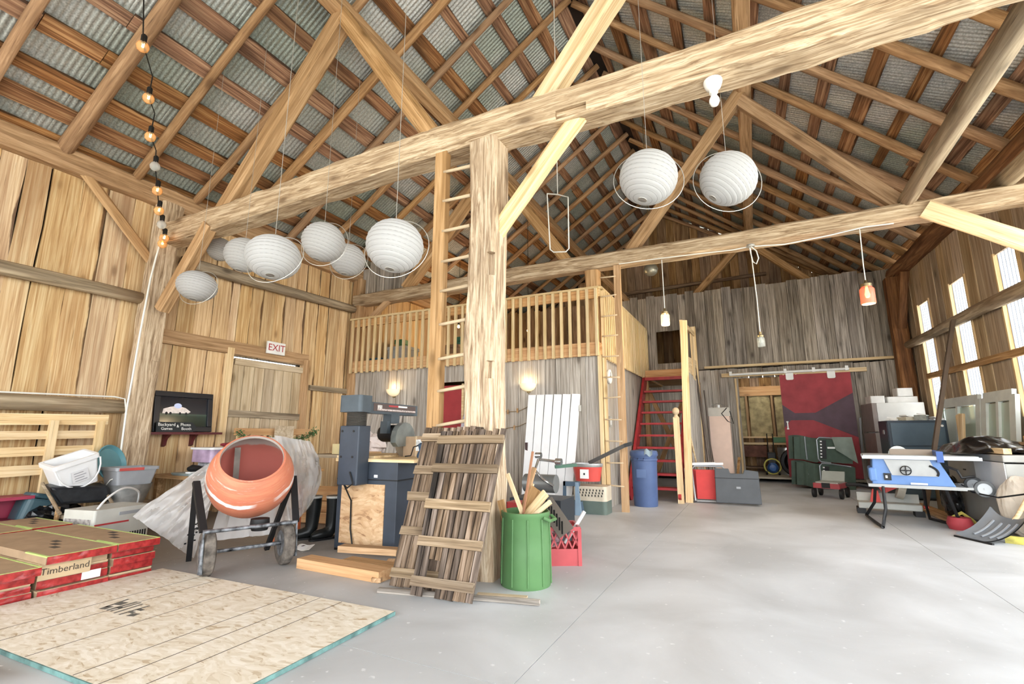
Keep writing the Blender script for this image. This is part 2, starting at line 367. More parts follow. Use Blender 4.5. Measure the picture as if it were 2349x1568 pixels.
def beam(name, mat, a, b, w_, h_, label, cat='beam', **k):
    o = hewn(name, None, mat, a, b, w_, h_, **k); return tag(o, label, cat, kind='structure')
def log(name, mat, a, b, r0, r1, label, cat='log', **k):
    o = pole(name, None, mat, a, b, r0, r1, **k); return tag(o, label, cat, kind='structure')
beam('wall_plate', M_['timber'], (-6.98, YB, 4.2), (-6.98, YG, 4.2), .22, .27, 'squared timber plate along the top of the golden pine wall')
log('girt_log', M_['log'], (-6.92, YB, 2.70), (-6.92, 3.36, 2.76), .11, .075, 'grey bark-stripped girt log above the long one by the pallet')
log('girt_log', M_['log'], (-6.90, YB, 1.36), (-6.90, 3.32, 1.38), .10, .085, 'thick grey girt log just above the wooden pallet')
log('girt_log', M_['log'], (-6.92, 3.7, 3.41), (-6.92, 6.95, 3.46), .085, .075, 'rough girt log above the exit sign on the pine wall')
o = board('header_board', None, M_['timber'], (-6.985, 3.6, 2.34), (-6.985, 6.0, 2.33), .19, .05, up=(1, 0, 0)); tag(o, 'plain sawn header board behind the exit sign', 'board')
o = board('wall_strip', None, M_['log'], (-6.98, 6.08, 1.86), (-6.98, 6.95, 1.86), .09, .04, up=(1, 0, 0)); tag(o, 'short grey strip nailed between door jamb and loft corner', 'board')
# boarded door in the left wall
D1 = struct('door_1', (-7.03, DOOR_L[0], 0))
for y in (DOOR_L[0]-.09, DOOR_L[1]+.06):
    board('door_jamb', D1, M_['lumber'] if y < 5 else M_['timber'], (-6.985, y, 0), (-6.985, y, 2.33), .1 if y < 5 else .12, .07, up=(1, 0, 0))
M_['door_board'] = wood('door_board', '#a98f68', '#c8b08a', '#dac7a6', stain='#8a6f4c', stain_amt=.45, vary=.2, fine=17, along=.8)
n = 7; wy = (DOOR_L[1]-DOOR_L[0])/n
for k in range(n):
    board('door_plank', D1, M_['door_board'], (-7.02, DOOR_L[0]+wy*(k+.5), .03), (-7.02, DOOR_L[0]+wy*(k+.5), 2.13), wy-.008, .035, up=(1, 0, 0), rag=.004)
board('door_batten', D1, M_['log'], (-6.975, DOOR_L[0]-.05, 1.36), (-6.975, DOOR_L[1]+.04, 1.34), .1, .03, up=(1, 0, 0))
board('door_batten', D1, M_['door_board'], (-6.985, DOOR_L[0], 2.14), (-6.985, DOOR_L[1], 2.14), .1, .04, up=(1, 0, 0))
# ---- right wall (slightly out of square) with three translucent strip windows
WR = struct('wall_right')
nrm = V((-1, -.05, 0)).normalized()
def wrp(Y, z, off=0): return V((xr(Y), Y, z))+nrm*off
WIN = [(8.22, 8.83), (9.72, 10.34), (11.22, 11.83)]
YO = 6.9                                             # big side doorway, out of view, from the front end to here
M_['r_board'] = wood('right_wall_board', '#8d7558', '#bda37f', '#d6bf9c', stain='#9a7248', stain_amt=.5, vary=.45, fine=20, along=.8)
cols = []; y = YO
edges = [YO]+[e for wn in WIN for e in wn]+[YG]
for i in range(len(edges)-1):
    a_, b_ = edges[i], edges[i+1]
    if i % 2 == 1: cols.append((a_, b_, True)); continue
    n = max(1, round((b_-a_)/.26)); cuts = [a_+(b_-a_)*(k+random.uniform(-.12, .12)*(0 < k < n))/n for k in range(n+1)]
    cols += [(cuts[k], cuts[k+1], False) for k in range(n)]
for a_, b_, win in cols:
    spans = [(0, 1.30), (3.52, 4.4)] if win else [(0, 4.4)]
    for z0, z1 in spans:
        m_ = (a_+b_)/2; off = -.018-random.uniform(0, .012)
        if win:
            for q in range(2):
                yy = a_+(b_-a_)*(q+.5)/2
                board('plank', WR, M_['r_board'], wrp(yy, z0, off), wrp(yy, z1, off), (b_-a_)/2-.006, .03, up=nrm)
        else: board('plank', WR, M_['r_board'], wrp(m_, z0, off), wrp(m_, z1, off), b_-a_-.006, .03, up=nrm, seg=6, wav=.008)
for yy in [k*.27+YB for k in range(int((YO-YB)/.27)+1)]:              # boards above the side doorway
    if yy+.26 < YO+.1: board('plank', WR, M_['r_board'], wrp(yy+.13, 3.7, -.02), wrp(yy+.13, 4.4, -.02), .262, .03, up=nrm)
def translucent(name, col, t=.75):
    m, nt, N, L, b = newmat(name); b.inputs['Base Color'].default_value = rgb(col); b.inputs['Roughness'].default_value = .5
    tr = N.new('ShaderNodeBsdfTranslucent'); tr.inputs['Color'].default_value = rgb(col); tp = N.new('ShaderNodeBsdfTransparent')
    m1 = N.new('ShaderNodeMixShader'); m1.inputs[0].default_value = .45; L.new(tr.outputs[0], m1.inputs[1]); L.new(tp.outputs[0], m1.inputs[2])
    m2 = N.new('ShaderNodeMixShader'); m2.inputs[0].default_value = 1-t; L.new(m1.outputs[0], m2.inputs[1]); L.new(b.outputs[0], m2.inputs[2])
    L.new(m2.outputs[0], N['Material Output'].inputs['Surface']); return m
M_['poly'] = translucent('translucent_corrugated_panel', '#f4f6fb', .94)
for k, (a_, b_) in enumerate(WIN):
    Wn = struct('window_%d' % (k+1), wrp(a_, 1.3))
    pane = MB(); nn = 48
    def pf(u, v, a_=a_, b_=b_):
        Y = a_+(b_-a_)*u; return wrp(Y, 1.30+2.22*v, -.05+.008*math.cos(u*2*PI*7))
    pane.grid(pf, nn, 2).build('pane', M_['poly'], Wn, world=True)
    rb = MB()
    for j in range(7):
        Y = a_+(b_-a_)*(j+.5)/7; p0 = wrp(Y, 1.30, -.038); p1 = wrp(Y, 3.52, -.038); rb.bar(p0, p1, .012, .01)
    rb.build('rib', plain('panel_rib', '#8d93a0', .6, var=0) if k == 0 else bpy.data.materials['panel_rib'], Wn, world=True)
    for Y in (a_+.02, b_-.02):
        board('jamb', Wn, M_['lumber'], wrp(Y, 1.28, -.02), wrp(Y, 3.54, -.02), .07, .04, up=(0, 1, 0))
log('girt_log', M_['log'], wrp(12.6, 2.86, .09), wrp(6.95, 2.83, .10), .075, .10, 'pale round girt log crossing the strip windows')
o = board('wall_strip', None, M_['timber'], wrp(11.75, 2.13, .03), wrp(6.95, 2.10, .03), .10, .05, up=nrm); tag(o, 'thin sawn rail nailed below the girt log across the strip windows', 'board')
log('plate_log', M_['red_log'], wrp(YB, 4.5, .02), wrp(YG, 4.45, .02), .19, .16, 'thick reddish log plate on top of the strip-window wall', cat='log')
beam('corner_post', M_['red_log'], wrp(12.45, 0, .16), wrp(12.45, 4.3, .16), .26, .3, 'reddish-brown corner post beside the refrigerator', 'post')
beam('brace', M_['red_log'], wrp(12.3, 3.2, .15), wrp(11.75, 4.25, .15), .14, .12, 'dark brace below the reddish log plate in the corner', 'brace')
beam('side_post', M_['timber'], wrp(7.05, 0, .14), wrp(7.05, 4.35, .14), .22, .24, 'timber post carrying the second tie beam at the strip-window wall', 'post')
# ---- roof: rafters, laths, corrugated sheets
CE = struct('ceiling')
def RL(u, Y): return V((-7.0+5.0*u, Y, 4.25+3.3*u))          # left slope, u = 0 eave, 1 ridge
def RR(u, Y): return V((xr(Y)+(-2-xr(Y))*u, Y, 4.62+2.93*u))
nL = V((-.66, 0, 1)).normalized(); nR = V((.55, 0, 1)).normalized()
Yl = [1.52+.75*k for k in range(-7, 18)]
for k, Y in enumerate(Yl):
    if Y > YG: break
    thick = .085 if k == 8 else random.uniform(.055, .072)
    a_ = RL(-.02, Y+random.uniform(-.02, .04)); b_ = RL(1.0, Y)
    pole('rafter', CE, M_['rafter'], a_, b_, thick, thick*.85, amp=.14, bend=.05)
# the poles of the other slope are splayed: further back at the eave than at the ridge
kk = .3826
rpx = [((1549+kk*960, kk*150), (1549+kk*2091, kk*580)), ((1549+kk*540, kk*300), (1549+kk*2020, kk*890)), ((1549+kk*450, kk*490), (1549+kk*1800, kk*1100)), ((1549+kk*440, kk*690), (1549+kk*1500, kk*1180)), ((1549+kk*430, kk*840), (1549+kk*1290, kk*1240))]
def hitR(x, y):
    d = ray(x, y); lo = 0
    Y = 7.0
    for _ in range(12):
        mR = 2.93/(xr(Y)+2); t = (7.55-mR*2-CAM_H)/(d.z+mR*d.x); Y = d.y*t
    return (V((d.x*t, d.y*t, CAM_H+d.z*t)), (7.55-(CAM_H+d.z*t))/2.93)
lines = []
for A, B_ in rpx:
    (pa, ua), (pb, ub) = hitR(*A), hitR(*B_)
    sl = (pb.y-pa.y)/(ub-ua); lines.append((pa.y-sl*ua, pa.y+sl*(1-ua)))
y0s = [l[0] for l in lines]
step = (lines[-1][0]-lines[0][0])/4
for k in range(1, 16): lines.append((lines[4][0]+step*k*.93, min(lines[4][1]+step*k*.93-.03*k, YG+.2)))
for k in range(1, 14): lines.insert(0, (y0s[0]-.8*k, lines[0][1]-.8))
for yt, ye in lines:
    if yt > YG or ye < YB: continue
    th = random.uniform(.06, .075)
    pole('rafter', CE, M_['rafter'], RR(1.0, max(yt, YB)), RR(-.02, max(ye, YB)), th*.8, th*1.2, amp=.16, bend=.05)
sl_ = [.10, .46, .82, 1.30, 1.81, 2.34, 2.86, 3.38, 3.9, 4.42, 4.94, 5.42, 5.85]
for i, s_ in enumerate(sl_):
    u = s_/5.99
    cuts = sorted([YB, YG]+[random.uniform(YB+2, YG-2) for _ in range(3)])
    for a_, b_ in zip(cuts[:-1], cuts[1:]):
        wd = random.choice([.15, .18, .2, .22])
        board('lath', CE, M_['lath'], RL(u, a_+.004)+nL*.085, RL(u, b_-.004)+nL*.085, wd, .024, up=nL, seg=max(2, int((b_-a_)/.5)), wav=.03)
    for a_, b_ in zip(cuts[:-1], cuts[1:]):
        wd = random.choice([.14, .17, .2, .22])
        board('lath', CE, M_['lath'], RR(u, a_+.004)+nR*.095, RR(u, b_-.004)+nR*.095, wd, .024, up=nR, seg=max(2, int((b_-a_)/.5)), wav=.03)
sw = .8
for f, nn_, u0 in ((RL, nL, -.10), (RR, nR, -.10)):
    y = YB-.3
    while y < YG+.2:
        y1 = min(y+sw, YG+.3); wv = 15
        def sf(u, v, y=y, y1=y1): return f(u0+(1.0-u0)*v, y+(y1+.02-y)*u)+nn_*(.125+.009*math.cos(u*2*PI*wv))
        o = MB().grid(sf, wv*4, 1).build('roof_sheet', M_['roof_metal'], CE, smooth=False)
        for p in o.data.polygons: p.use_smooth = True
        y = y1
MB().bar((-2, YB-.3, 7.62), (-2, YG+.3, 7.62), .5, .02).build('ridge_cap', M_['dark_gap'], CE)
for nm, Xp, zp in (('golden slope over the lanterns', -3.95, 5.93), ('slope over the strip windows', .25, 5.98)):
    hewn_o = beam('purlin', M_['timber'], (Xp, YB, zp), (Xp, YG, zp), .19, .2, 'long timber purlin under the '+nm, amp=.006)
# ---- back gable and the frame end, open
WB = struct('wall_back')
def roofz(x): return 4.25+.66*(x+7) if x < -2 else 7.55-.565*(x+2)
x = -7.0
while x < 2.9:
    wd = random.uniform(.2, .3)
    board('plank', WB, M_['gable'], (x+wd/2, YG+random.uniform(0, .012), 0), (x+wd/2, YG, roofz(x+wd/2)+.05), wd-.006, .03, up=(0, -1, 0))
    x += wd
MB().box(-7.1, 3.1, YG+.04, YG+.08, 0, 4.3).build('gap_backing', M_['dark_gap'], WB)
MB().prism([(-7.1, 4.3), (3.1, 4.3), (-2, 7.7)], YG+.04, YG+.08).build('gable_backing', M_['dark_gap'], WB)
WF = struct('wall_front')                            # open barn front, boards only in the gable behind the viewer
x = -7.0
while x < 3.7:
    wd = .3
    board('plank', WF, M_['gable'], (x+wd/2, YB, 4.1), (x+wd/2, YB, max(4.15, roofz(x+wd/2))), wd-.004, .03, up=(0, 1, 0)); x += wd
# ---- inner partition with the sliding door
WP = struct('wall_partition')
OPEN = (-.36, 1.05, 2.36)
x = -6.95; tops = []
while x < 2.98:
    wd = random.uniform(.17, .3); xm = x+wd/2; t_ = 4.62+random.uniform(-.05, .04)
    mt = M_['dark_grey_board'] if xm > -3.4 else M_['gable']
    hole = -2.12 < xm < -1.50
    yo = YP+random.uniform(0, .014)
    for z0, z1 in (((2.66, 2.83), (3.67, t_)) if hole else ((2.6, t_),)):
        board('plank', WP, mt, (xm, yo, z0), (xm, yo, min(z1, roofz(xm)+.1)), wd-.007, .03, up=(0, -1, 0), rag=.02 if z1 > 4 else 0)
    if not OPEN[0] < xm < OPEN[1]:
        board('plank', WP, M_['dark_grey_board'] if xm > OPEN[1] else M_['grey_board'], (xm, yo, .05), (xm, yo, 2.62), wd-.007, .03, up=(0, -1, 0))
    else: board('plank', WP, M_['dark_grey_board'], (xm, yo, OPEN[2]), (xm, yo, 2.62), wd-.007, .03, up=(0, -1, 0))
    x += wd
MB().box(-6.95, -2.3, YP+.03, YP+.06, 2.3, 4.5).box(-1.4, 2.98, YP+.03, YP+.06, 2.66, 4.5).box(1.05, 2.98, YP+.03, YP+.06, 0, 2.66).box(-6.95, -.4, YP+.03, YP+.06, 0, 2.3).build('gap_backing', M_['dark_gap'], WP)
board('ledge', WP, M_['lumber'], (-1.0, YP-.07, 2.65), (3.0, YP-.07, 2.65), .16, .05)
board('jamb', WP, M_['lumber'], (-.34, YP+.02, .12), (-.34, YP+.02, 2.36), .12, .04, up=(1, 0, 0))
# ---- loft: front wall, side wall, floor
WLF = struct('wall_loft')
YLF = 7.0; LZ = 2.27; XS = -2.0
x = -6.95; OP = (-5.15, -4.25, 1.93)
while x < XS-.02:
    wd = min(random.uniform(.17, .29), XS-x); xm = x+wd/2; yo = YLF-random.uniform(0, .014)
    z0 = OP[2] if OP[0] < xm < OP[1] else 0
    board('plank', WLF, M_['grey_board'], (xm, yo, z0), (xm, yo, LZ+.05), wd-.006, .03, up=(0, -1, 0))
    x += wd
WLS = struct('wall_loft_side')
y = YLF+.02
while y < 10.35:
    wd = random.uniform(.17, .27); board('plank', WLS, M_['grey_board'], (XS-random.uniform(0, .012), y+wd/2, 0), (XS, y+wd/2, LZ), wd-.006, .03, up=(1, 0, 0)); y += wd
board('corner_trim', WLS, M_['lumber'], (XS+.01, YLF-.02, 0), (XS+.01, YLF-.02, LZ), .09, .05, up=(1, 0, 0))
LF = struct('floor_loft')
for k in range(24):
    board('floor_plank', LF, M_['timber'], (-6.95, YLF+.1+k*.24, LZ-.02), (XS-.03, YLF+.1+k*.24, LZ-.02), .235, .04)
x = -6.9                                            # boards closing the corner above the second tie beam
while x < -5.75:
    wd = .2; zt = roofz(x+.1)-.05; o = board('plank', WLF, M_['dark_grey_board'], (x+.1, 7.12, 3.75), (x+.1, 7.12, zt), .19, .03, up=(0, -1, 0)); x += wd
# ---- timber frames
def mortise(o, c, d):
    cut = MB().cbox(c, d).build('cutter', None); m = o.modifiers.new('cut', 'BOOLEAN'); m.object = cut; m.operation = 'DIFFERENCE'; m.solver = 'EXACT'
    bpy.context.view_layer.update(); dg = bpy.context.evaluated_depsgraph_get(); me = bpy.data.meshes.new_from_object(o.evaluated_get(dg)); o.modifiers.clear(); o.data = me; bpy.data.objects.remove(cut)
TB1 = beam('tie_beam', M_['hewn'], (-7.0, 3.45, 3.66), (3.5, 3.45, 3.74), .27, .29, 'massive hand-hewn tie beam resting on the ladder post', amp=.02)
beam('tie_beam', M_['hewn'], (-6.95, 7.06, 3.65), (3.28, 7.06, 3.68), .24, .23, 'hewn tie beam over the loft railing with white cord along it', amp=.012)
beam('tie_beam', M_['timber'], (-6.95, 12.98, 4.1), (3.0, 12.98, 4.1), .22, .22, 'timber tie beam hidden behind the top of the grey partition')
P1 = beam('hewn_post', M_['hewn'], (-1.93, 3.43, 0), (-1.93, 3.43, 3.58), .26, .27, 'massive hand-hewn post with mortises beside the built-in ladder', 'post', up=(0, 1, 0), amp=.02)
M_['mortise'] = plain('mortise_shadow', '#4a3520', .9, var=.2)
PL1 = beam('hewn_post', M_['hewn'], (-6.86, 3.38, 0), (-6.86, 3.42, 4.1), .20, .27, 'large hewn wall post with white conduit running up it', 'post', up=(0, 1, 0), amp=.02)
beam('hewn_post', M_['timber'], (-6.9, 7.06, 0), (-6.9, 7.06, 4.1), .22, .2, 'corner post where loft meets the golden pine wall', 'post', up=(0, 1, 0))
beam('hewn_post', M_['timber'], (-2.09, 7.1, 0), (-2.09, 7.1, 3.57), .21, .2, 'short squared post rising through the loft railing corner', 'post', up=(0, 1, 0))
beam('hewn_post', M_['timber'], wrp(3.45, 0, .14), wrp(3.45, 4.3, .14), .25, .25, 'post carrying the massive tie beam at the side doorway', 'post', up=(0, 1, 0))
def strut(a, b, w_, h_, lab, mat='timber', **k): return beam('strut', M_[mat], a, b, w_, h_, lab, 'brace', amp=.006, **k)
for Y, nm in ((3.5, 'ladder-post tie beam'), (7.1, 'loft tie beam'), (12.98, 'tie beam behind the grey partition')):
    zb = 3.78 if Y < 12 else 4.2
    strut((-2.5, Y, zb), (-3.98, Y, 5.95), .2, .17, 'inner strut leaning from the %s up to the lantern-side purlin' % nm)
    strut((-1.5, Y, zb), (.25, Y, 6.0 if Y > 4 else 6.0), .2, .17, 'inner strut leaning from the %s up to the window-side purlin' % nm, mat='lumber' if Y < 4 else 'timber')
    if Y < 12: strut((-5.75, Y, zb), (-3.9, Y, 5.85), .21, .2, 'outer strut rising from the %s near the golden pine wall' % nm)
    strut((1.9, Y, zb-.05), (.15, Y, 5.85), .17, .17, 'outer strut rising from the %s near the strip-window wall' % nm)
strut((-6.6, 3.38, 2.6), (-5.8, 3.38, 3.58), .16, .14, 'knee brace between large wall post and massive tie beam')
strut((-6.93, 2.5, 4.12), (-6.93, 3.38, 3.22), .06, .13, 'thin knee brace from wall plate down to the large wall post', mat='timber')
strut((-1.84, 3.43, 2.74), (-1.08, 3.43, 3.60), .10, .15, 'pale new-lumber knee brace from ladder post to massive tie beam', mat='lumber')
strut((-6.75, 7.02, 3.1), (-6.1, 7.02, 3.58), .1, .12, 'short knee brace at the loft corner under its tie beam')
strut((2.0, 6.93, 3.66), (3.15, 6.93, 2.86), .08, .22, 'pale new-lumber knee brace below the loft tie beam by the strip windows', mat='lumber')
log('pole_beam', M_['log'], (1.87, 7.15, 3.84), (1.95, YB, 3.93), .095, .085, 'cracked pale pole resting lengthwise across both tie beams', amp=.12)
log('pole_beam', M_['log'], (2.75, 7.2, 3.86), (3.0, YB, 3.95), .1, .1, 'second pale pole across the tie beams beside the log plate', amp=.12)
log('collar_pole', M_['gable'], (-4.2, YG-.1, 5.25), (.6, YG-.1, 5.35), .06, .05, 'dark horizontal pole across the back gable boards', cat='pole')
mortise(P1, (-1.83, 3.30, 2.42), (.06, .12, .20)); mortise(P1, (-1.83, 3.30, 1.55), (.05, .1, .14)); mortise(TB1, (-1.12, 3.31, 3.6), (.26, .1, .07)); mortise(PL1, (-6.72, 3.46, at_x(352, 842, -6.72).z), (.1, .07, .17))
# stencilled maker's marks fading on the metal
INKR = plain('stencil_ink', '#3a3d3c', .8, var=0); rk = random.Random(11)
for k in range(26):
    left = k % 3 != 0; f, nn_ = (RL, nL) if left else (RR, nR); u = rk.choice([.12, .2, .3, .39, .47, .56, .65, .74, .83]); Y = rk.uniform(2.2, 11)
    mk = MB(); dv = (f(u+.1, Y)-f(u, Y)).normalized()
    for q in range(7):
        a_ = f(u, Y)+nn_*.112+V((0, rk.uniform(-.14, .14), 0))+dv*rk.uniform(-.08, .08); d = dv if q % 2 else V((0, 1, 0)); mk.bar(a_, a_+d*rk.uniform(.05, .13), .008, .002, up=nn_)
    mk.build('ink_mark', INKR, CE)
# ================================================================== LOFT RAILING, LADDERS, STAIRS
RW = wood('railing_lumber', '#b89559', '#d6b981', '#e6cfa0', axis='x', fine=30, along=.8, vary=.14, knots=.5)
ro = wood('railing_board', '#b27a3e', '#cf9a5a', '#dcae74', axis='x', fine=26, along=.8, vary=.12, knots=.5)
T = thing('loft_railing', 'long lumber railing with square balusters along the loft front', 'railing', (-4.45, 6.93, 2.2))
board('bottom_rail', T, ro, (-6.9, 6.93, 2.32), (-1.98, 6.93, 2.30), .04, .20, up=(0, 0, 1))
board('top_rail', T, ro, (-6.9, 6.93, 3.16), (-1.98, 6.93, 3.15), .04, .14)
board('cap_rail', T, RW, (-6.92, 6.92, 3.245), (-1.95, 6.92, 3.235), .09, .035)
n = 36
bal = None
for k in range(n):
    X = -6.84+k*(4.84/(n-1)); board('baluster', T, RW, (X, 6.885, 2.19), (X+random.uniform(-.006, .006), 6.885, 3.22), .04, .04, up=(0, -1, 0))
T = thing('loft_railing', 'shorter lumber railing along the loft side above the stairs', 'railing', (-1.97, 8.7, 2.2))
board('bottom_rail', T, ro, (-1.97, 6.95, 2.30), (-1.97, 10.35, 2.30), .04, .18)
board('top_rail', T, RW, (-1.97, 6.95, 3.17), (-1.97, 10.35, 3.17), .04, .12)
board('cap_rail', T, RW, (-1.96, 6.93, 3.24), (-1.96, 10.38, 3.24), .09, .035)
for k in range(30):
    Y = 7.05+k*.113; board('baluster', T, RW, (-1.925, Y, 2.16), (-1.925, Y, 3.22), .045, .04, up=(1, 0, 0))
# ladders
T = thing('ladder', 'tall built-in ladder with pale rungs against the hewn post', 'ladder', (-2.35, 3.3, 0))
board('rail', T, M_['timber'], (-2.375, 3.36, 0), (-2.365, 3.36, 3.58), .12, .07, up=(0, 1, 0))
for k, py in enumerate((392, 458, 527, 596, 663, 740, 819, 893, 972)):
    a_ = at_y(1014, py+4, 3.33); b_ = at_y(1069, py-8, 3.33); a_.x = -2.33; b_.x = -2.05
    pole('rung', T, M_['rung'], a_, b_, .014, .016, n=8, bend=.004, seg=4)
for zz in (.75, .42): pole('rung', T, M_['rung'], (-2.33, 3.33, zz), (-2.05, 3.33, zz+.02), .014, .016, n=8, bend=.004, seg=4)
T = thing('ladder', 'narrow ladder with stick rungs at the loft corner by the blue bin', 'ladder', (-1.7, 6.95, 0))
board('rail', T, M_['timber'], (-1.70, 6.98, 0), (-1.68, 6.98, 3.56), .10, .05, up=(0, 1, 0))
board('rail', T, M_['lumber'], (-1.93, 7.0, .1), (-1.93, 7.0, 3.2), .05, .04, up=(0, 1, 0))
for k in range(11):
    zz = .35+k*.305; pole('rung', T, M_['rung'], (-1.94, 6.96, zz), (-1.70, 6.96, zz+random.uniform(-.015, .015)), .011, .012, n=6, bend=.006, seg=4)
# stairs
RED = plain('red_stair_paint', '#b3242b', .45, var=.12, scale=9)
T = thing('staircase', 'open red-painted staircase climbing to the loft landing', 'staircase', (-1.52, 8.3, 0))
ST = []
for k in range(1, 11):
    ST.append((8.32+.17*(k-1), .21*k))
X0, X1 = -1.93, -1.14
for k, (Y, z) in enumerate(ST[:9]):
    board('tread', T, RED, (X0+.03, Y+.09, z-.018), (X1-.03, Y+.09, z-.018), .2, .036)
for X in (X0, X1):
    board('stringer', T, RED, (X, 8.22, .02), (X, 9.98, 2.16), .045, .22, up=(0, 0, 1))
board('top_step', T, RED, (X0, 9.93, 2.14), (X1, 9.93, 2.14), .1, .06)
T = thing('landing', 'plain timber landing at the head of the red stairs', 'landing', (-1.5, 11.3, 2.1))
board('edge_board', T, ro, (-1.98, 9.98, 2.22), (-1.12, 9.98, 2.22), .04, .2)
for k in range(14): board('deck_board', T, M_['timber'], (-1.98, 10.1+k*.19, 2.27), (-1.12, 10.1+k*.19, 2.27), .185, .04)
for X, Y in ((-1.93, 10.1), (-1.17, 10.1), (-1.17, 12.6)): board('leg', T, M_['timber'], (X, Y, 0), (X, Y, 2.24), .09, .09, up=(0, 1, 0))
for a_, b_ in (((-1.93, 10.2, .05), (-1.15, 10.2, 1.95)), ((-1.15, 10.26, .05), (-1.93, 10.26, 1.95))):
    board('cross_brace', T, M_['timber'], a_, b_, .02, .09, up=(0, 0, 1))
T = thing('stair_guard', 'pale lumber stair guard with ball-topped newel and plywood slope', 'railing', (-1.05, 8.4, 0))
board('post', T, M_['lumber'], at_z(1582, 1152), at_y(1568, 735, 8.35), .11, .06, up=(0, 1, 0))
nb = at_z(1566, 1150)
board('newel', T, M_['lumber'], V((-1.13, 8.22, 0)), V((-1.13, 8.22, 1.32)), .085, .085, up=(0, 1, 0))
MB().lathe([(.0, 1.30), (.05, 1.31), (.03, 1.34), (.025, 1.36), (.05, 1.385), (.056, 1.42), (.045, 1.455), (.015, 1.475), (0, 1.477)], 16, Matrix.Translation((-1.13, 8.22, 0)), False, False).build('newel_ball', M_['rung'], T, smooth=True, world=True)
top0 = at_y(1575, 742, 8.4); 
board('post', T, M_['lumber'], (-.98, 10.3, 0), (-.98, 10.3, 3.2), .09, .09, up=(0, 1, 0))
board('handrail', T, M_['lumber'], (-.98, 8.4, 2.90), (-.98, 10.35, 3.05), .05, .09)
board('side_board', T, M_['lumber'], (-.97, 8.45, 2.2), (-.97, 10.3, 2.35), .03, .3)
for k in range(9): board('guard_board', T, M_['grey_board'], (-.96, 8.75+k*.19, .02), (-.96, 8.75+k*.19, 2.1), .18, .025, up=(1, 0, 0))
board('guard_board', T, M_['lumber'], (-.95, 9.6, 2.05), (-.95, 9.6, 2.9), .35, .02, up=(1, 0, 0))
# red tape strip along the guard post
# ================================================================== PARTITION DOOR
M_['white_paint'] = plain('white_paint', '#e9e9e6', .4, var=.03)
M_['black'] = plain('matt_black', '#1b1b1d', .5, var=.1)
def two_tone_door():
    m, nt, N, L, b = newmat('red_and_plum_paint'); return m
RP = plain('red_door_paint', '#a62a35', .6, var=.12, scale=4); PL = plain('plum_door_paint', '#5c4350', .6, var=.12, scale=4)
T = thing('sliding_door', 'large sliding barn door painted red with a plum band', 'door', (1.25, 12.6, 0))
XA, XB, ZA, ZB = .58, 1.93, .14, 2.38
MB().box(XA, XB, 12.60, 12.64, ZA, ZB).build('door_leaf', RP, T, world=True)
w_ = XB-XA; h_ = ZB-ZA
poly = [(XA, ZA+h_*.55), (XA, ZA+h_*.70), (XA+w_*.17, ZA+h_*.615), (XA+w_*.46, ZA+h_*.615), (XB, ZA+h_*.80), (XB, ZA+h_*.38), (XA+w_*.42, ZA+h_*.545), (XA+w_*.10, ZA+h_*.545), (XA, ZA+h_*.47)]
MB().prism(poly, 12.592, 12.60).build('painted_band', PL, T, world=True)
for px in (1811, 1907):
    c = at_y(px, 862, 12.58)
    MB().rbox(c.x-.075, c.x+.075, -.1, .1, 0, .012, .03, Matrix.Translation((0, 12.585, 2.36)) @ Matrix.Rotation(PI/2, 4, 'X')).build('hanger_plate', M_['white_paint'], T, world=True)
c = at_y(1807, 975, 12.58)
MB().box(c.x-.02, c.x+.02, 12.57, 12.6, c.z+.06, c.z+.09).box(c.x-.02, c.x+.02, 12.57, 12.6, c.z-.09, c.z-.06).box(c.x-.012, c.x+.012, 12.55, 12.565, c.z-.08, c.z+.08).build('handle', M_['white_paint'], T, world=True)
T = thing('door_track', 'white tubular sliding door track on its lumber backing', 'track', (.8, 12.6, 2.45))
board('backing_board', T, M_['lumber'], at_y(1655, 861, 12.62), at_y(1988, 846, 12.62), .03, .09)
MB().tube([at_y(1676, 859, 12.56), at_y(1948, 845, 12.56)], .03, 10).build('track_tube', M_['white_paint'], T, smooth=True, world=True)
for px in (1676, 1801, 1866, 1942):
    c = at_y(px, 859-(px-1676)*.05, 12.57); MB().box(c.x-.03, c.x+.03, 12.53, 12.62, c.z-.03, c.z+.07).build('bracket', M_['white_paint'], T, world=True)
# ---- room behind the doorway
INS = plain('insulation_batt', '#b9a878', .9, var=.22, scale=7, bump=.6); 
W2 = thing('insulated_wall', 'stud wall with yellow insulation batts seen through the doorway', 'wall panel', (.3, YG-.14, .1)); W2['kind'] = 'structure'
for X in (-.75, -.17, .43, 1.03): board('stud', W2, M_['timber'], (X, YG-.12, .1), (X, YG-.12, 2.3), .05, .1, up=(0, 1, 0))
for X0_ in (-.72, -.14, .46):
    MB().grid(lambda u, v: V((X0_+.03+.5*u, YG-.10-.05*math.sin(PI*u)-.012*noise.noise((u*9, v*22, X0_)), 1.0+1.05*v)), 10, 24).build('insulation_batt', INS, W2, smooth=True, world=True)
board('header', W2, ro, (-.8, YG-.16, 2.17), (1.4, YG-.16, 2.17), .05, .24)
board('sill', W2, M_['lumber'], (-.8, YG-.25, .98), (1.4, YG-.25, .98), .2, .04)
T = thing('workbench', 'rough brown workbench below the insulated wall', 'workbench', (.2, YG-.45, .12))
MB().box(-.7, 1.3, YG-.7, YG-.2, .80, .85).build('bench_top', M_['lumber'], T, world=True)
for X in (-.65, .28, 1.25): MB().box(X-.04, X+.04, YG-.66, YG-.24, .12, .8).build('leg', M_['gable'], T, world=True)
MB().box(-.7, 1.3, YG-.62, YG-.24, .22, .26).build('shelf', M_['gable'], T, world=True)
MB().box(-.6, .2, YG-.64, YG-.60, .5, .78).build('apron', plain('rusty_apron', '#7a4a36', .7, var=.25), T, world=True)
